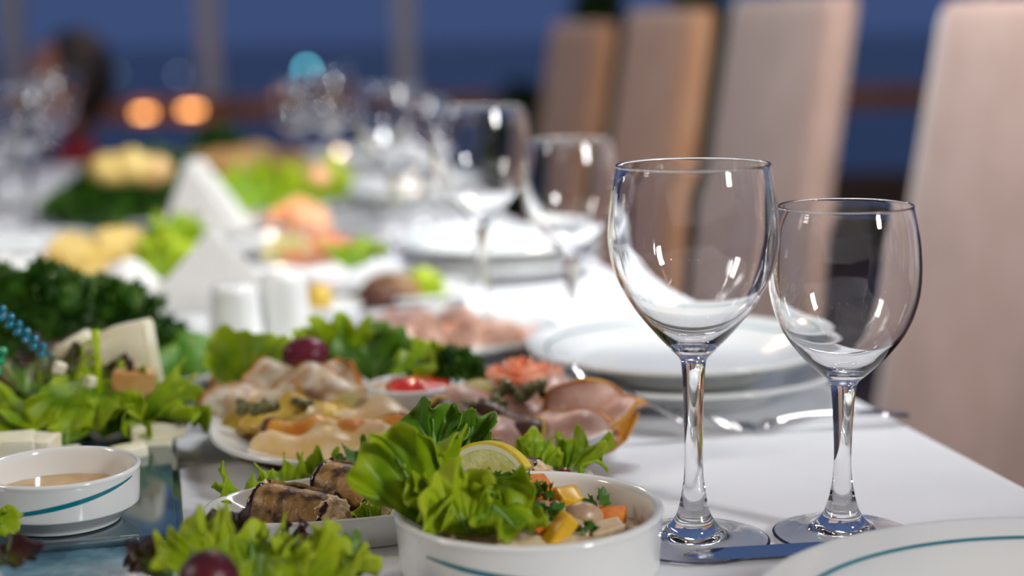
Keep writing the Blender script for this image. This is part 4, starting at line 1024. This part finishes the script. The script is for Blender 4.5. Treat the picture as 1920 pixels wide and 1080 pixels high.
farlight('teal lamp glowing across the water, brightest of the far lights', 575, 130, 60, .10, (.09, .38, .45), 22)
farlight('dim bluish lamp across the water left of the first post', 335, 140, 60, .07, (.35, .42, .55), 4)
farlight('very dim greenish lamp across the water at the left', 216, 138, 60, .07, (.25, .35, .30), 3)
farlight('very dim lamp across the water between the two posts', 648, 136, 60, .07, (.3, .35, .5), 1.6)
farlight('dim greenish lamp high in the top left corner', 38, 4, 60, .10, (.25, .38, .38), 4)

# ------------------------------------------------------------------ shrubs behind the chairs
def shrub(label, px, D, w, h, seed, z0=0):
    q = A(px, 300, D); t = thing('potted_shrub', label, 'shrub', (q.x, D, 0))
    v, f = lathe([(0, 0), (.12, 0), (.16, .30), (.165, .32), (.14, .32), (.13, .28), (0, .28)], 24); mk('pot', v, f, M['pot'], t)
    v, f = tube([(0, 0, .28), (0, 0, h * .8)], .015, 8); mk('stem', v, f, M['pot'], t)
    v, f = leaflets(900, w, w, h * .75, .05, seed); o = mk('foliage', v, f, M['plant'], t, smooth=False, loc=(0, 0, .32)); o['kind'] = 'stuff'
    o = frombm('inner_foliage', blob(w * .75, w * .75, h * .35, .3, 4, seed, 3), M['plant'], t, loc=(0, 0, .35 + h * .33)); o['kind'] = 'stuff'
shrub('dark potted shrub behind the gap left of the pale lit chair', 1310, 4.6, .10, 1.1, 1)
shrub('dark potted shrub between the two brown chairs', 1128, 4.9, .09, 1.2, 2)
shrub('low dark potted shrub left of the last chair', 985, 5.6, .14, .55, 3)

# ------------------------------------------------------------------ seated person far left
pq = A(130, 160, 4.4)
per = thing('person', 'blurred seated person in a red top with dark hair at far left', 'person', (pq.x, 4.4, 0), (0, 0, R_(-60)))
hz = pq.z
def skin_body(name, verts, edges, radii, m, parent, root=0, sub=2):
    me = bpy.data.meshes.new(name); me.from_pydata(verts, edges, []); me.update(); o = bpy.data.objects.new(name, me); COL.objects.link(o); o.parent = parent
    md = o.modifiers.new('skin', 'SKIN'); 
    for i, r in enumerate(radii):
        me.skin_vertices[0].data[i].radius = (r, r) if not hasattr(r, '__len__') else r
        me.skin_vertices[0].data[i].use_root = (i == root)
    sb = o.modifiers.new('smooth', 'SUBSURF'); sb.levels = sub; sb.render_levels = sub; me.materials.append(m); md.use_smooth_shade = True
    return o
# pelvis 0, waist 1, chest 2, neck base 3, neck 4 ; arms and legs ; seated facing local -y
sh = hz - .24
Vb = [(0, 0, hz - .68), (0, 0, hz - .54), (0, -.01, hz - .36), (0, 0, hz - .22), (0, -.01, hz - .12),
      (-.17, 0, sh), (-.21, -.04, sh - .26), (-.17, -.24, sh - .36), (.17, 0, sh), (.21, -.04, sh - .26), (.17, -.24, sh - .36),
      (-.09, -.05, hz - .70), (-.12, -.42, hz - .67), (-.12, -.40, .10), (-.12, -.50, .03), (.09, -.05, hz - .70), (.12, -.42, hz - .67), (.12, -.40, .10), (.12, -.50, .03)]
Eb = [(0, 1), (1, 2), (2, 3), (3, 4), (3, 5), (5, 6), (6, 7), (3, 8), (8, 9), (9, 10), (0, 11), (11, 12), (12, 13), (13, 14), (0, 15), (15, 16), (16, 17), (17, 18)]
Rb = [(.14, .11), (.12, .09), (.14, .10), (.07, .06), (.045, .045), .055, .042, .03, .055, .042, .03, .085, .065, .04, .035, .085, .065, .04, .035]
# enable skin layer through a temporary modifier
def ensure_skin(me_obj): pass
try:
    me = bpy.data.meshes.new('body'); me.from_pydata(Vb, Eb, []); bmx = bmesh.new(); bmx.from_mesh(me); lay = bmx.verts.layers.skin.verify(); bmx.verts.ensure_lookup_table()
    for i, r in enumerate(Rb):
        bmx.verts[i][lay].radius = r if hasattr(r, '__len__') else (r, r); bmx.verts[i][lay].use_root = (i == 0)
    bmx.to_mesh(me); bmx.free(); o = bpy.data.objects.new('body', me); COL.objects.link(o); o.parent = per; me.materials.append(M['redcloth'])
    md = o.modifiers.new('skin', 'SKIN'); md.use_smooth_shade = True; sb = o.modifiers.new('sub', 'SUBSURF'); sb.levels = 2; sb.render_levels = 2
except Exception as e: print('skin', e)
bm = blob(.075, .095, .115, .03, 8, 1, 4)
for v in bm.verts:
    if v.co.y < -.07 and abs(v.co.x) < .02 and abs(v.co.z) < .03: v.co.y -= .018
    if v.co.z < -.05: v.co.x *= .85
frombm('head', bm, M['skin'], per, loc=(0, -.02, hz))
for sx in (-1, 1):
    bm = bmesh.new(); bmesh.ops.create_icosphere(bm, subdivisions=2, radius=.012); frombm('eye', bm, M['hair'], per, loc=(sx * .03, -.105, hz + .01))
    bm = blob(.012, .02, .03, .05, 8, 1, 2); frombm('ear', bm, M['skin'], per, loc=(sx * .078, -.01, hz))
bm = blob(.022, .01, .006, .05, 8, 1, 2); frombm('mouth', bm, M['redcloth'], per, loc=(0, -.108, hz - .05))
bm = blob(.086, .10, .12, .08, 12, 5, 4); frombm('hair', bm, M['hair'], per, loc=(0, .022, hz + .025))
for sx in (-1, 1):
    t = frombm('hand', blob(.032, .045, .014, .05, 8, 1, 3), M['skin'], per, loc=(sx * .165, -.28, sh - .365))
    for k in range(5):
        v, f = tube([(0, 0, 0), (0, -.03, -.004), (0, -.055 + .006 * abs(k - 2), -.016)], [.009, .008, .006], 6); mk('finger', v, f, M['skin'], t, loc=((k - 2) * .013, -.03, 0), rot=(0, 0, (k - 2) * .12))
st = thing('dark_chair', 'dark low chair under the blurred seated person', 'chair', (pq.x, 4.4, 0), (0, 0, R_(-60)))
slab('seat', -.21, .21, -.30, .16, hz - .82, hz - .79, M['pot'], st)
slab('backrest', -.20, .20, .17, .20, hz - .78, hz - .30, M['pot'], st)
for sx in (-1, 1):
    for y in (-.27, .15): slab('leg', sx * .18 - .015, sx * .18 + .015, y - .015, y + .015, 0, hz - .82, M['pot'], st)

GROUPS = {'wine_glass': 'wine glasses on the table', 'dinner_plate': 'white dinner plates of the place settings', 'lettuce_leaf': 'lettuce leaves garnishing the dishes', 'fish_slice': 'smoked fish slices on the cold cuts plate',
          'ham_slice': 'ham slices on the cold cuts plate', 'roast_slice': 'slices on the roast meat plate', 'cheese_cube': 'cheese pieces on the tray', 'cheese_wedge': 'cheese wedges on the tray', 'aubergine_roll': 'aubergine rolls on the oval dish',
          'pomegranate_seed': 'pomegranate seeds on the oval dish', 'carrot_cube': 'carrot cubes in the salad', 'chicken_cube': 'chicken cubes in the salad', 'mushroom': 'mushrooms in the salad', 'parsley_flake': 'parsley flakes in the salad',
          'parsley_sprig': 'parsley sprigs in the salad', 'parsley_bunch': 'herb bunches on the table', 'cucumber': 'cucumbers on the herb plate', 'shaker': 'salt and pepper shakers', 'napkin_stack': 'napkin holders on the table',
          'crumpled_napkin': 'crumpled napkins', 'cheese_slice': 'yellow cheese slices', 'fruit_piece': 'fruit on the distant herb heap', 'bread_roll': 'bread rolls in the basket', 'shrimp': 'shrimp on the far plate', 'salmon_rose': 'rolled salmon slices',
          'rail_lamp': 'orange lamps on the railing', 'shore_lamp': 'lamps across the water', 'potted_shrub': 'potted shrubs on the terrace', 'side_plate': 'small serving plates', 'fork': 'forks on the table', 'lemon_wedge': 'lemon wedges', 'cocktail_pick': 'beaded picks', 'meat_roll': 'meat rolls on the small plate', 'pepper_strip': 'pepper strips in the salad'}
for o in bpy.data.objects:
    if o.parent is None and o.get('category') and not o.get('group'):
        g = GROUPS.get(o.name.split('.')[0])
        if g: o['group'] = g
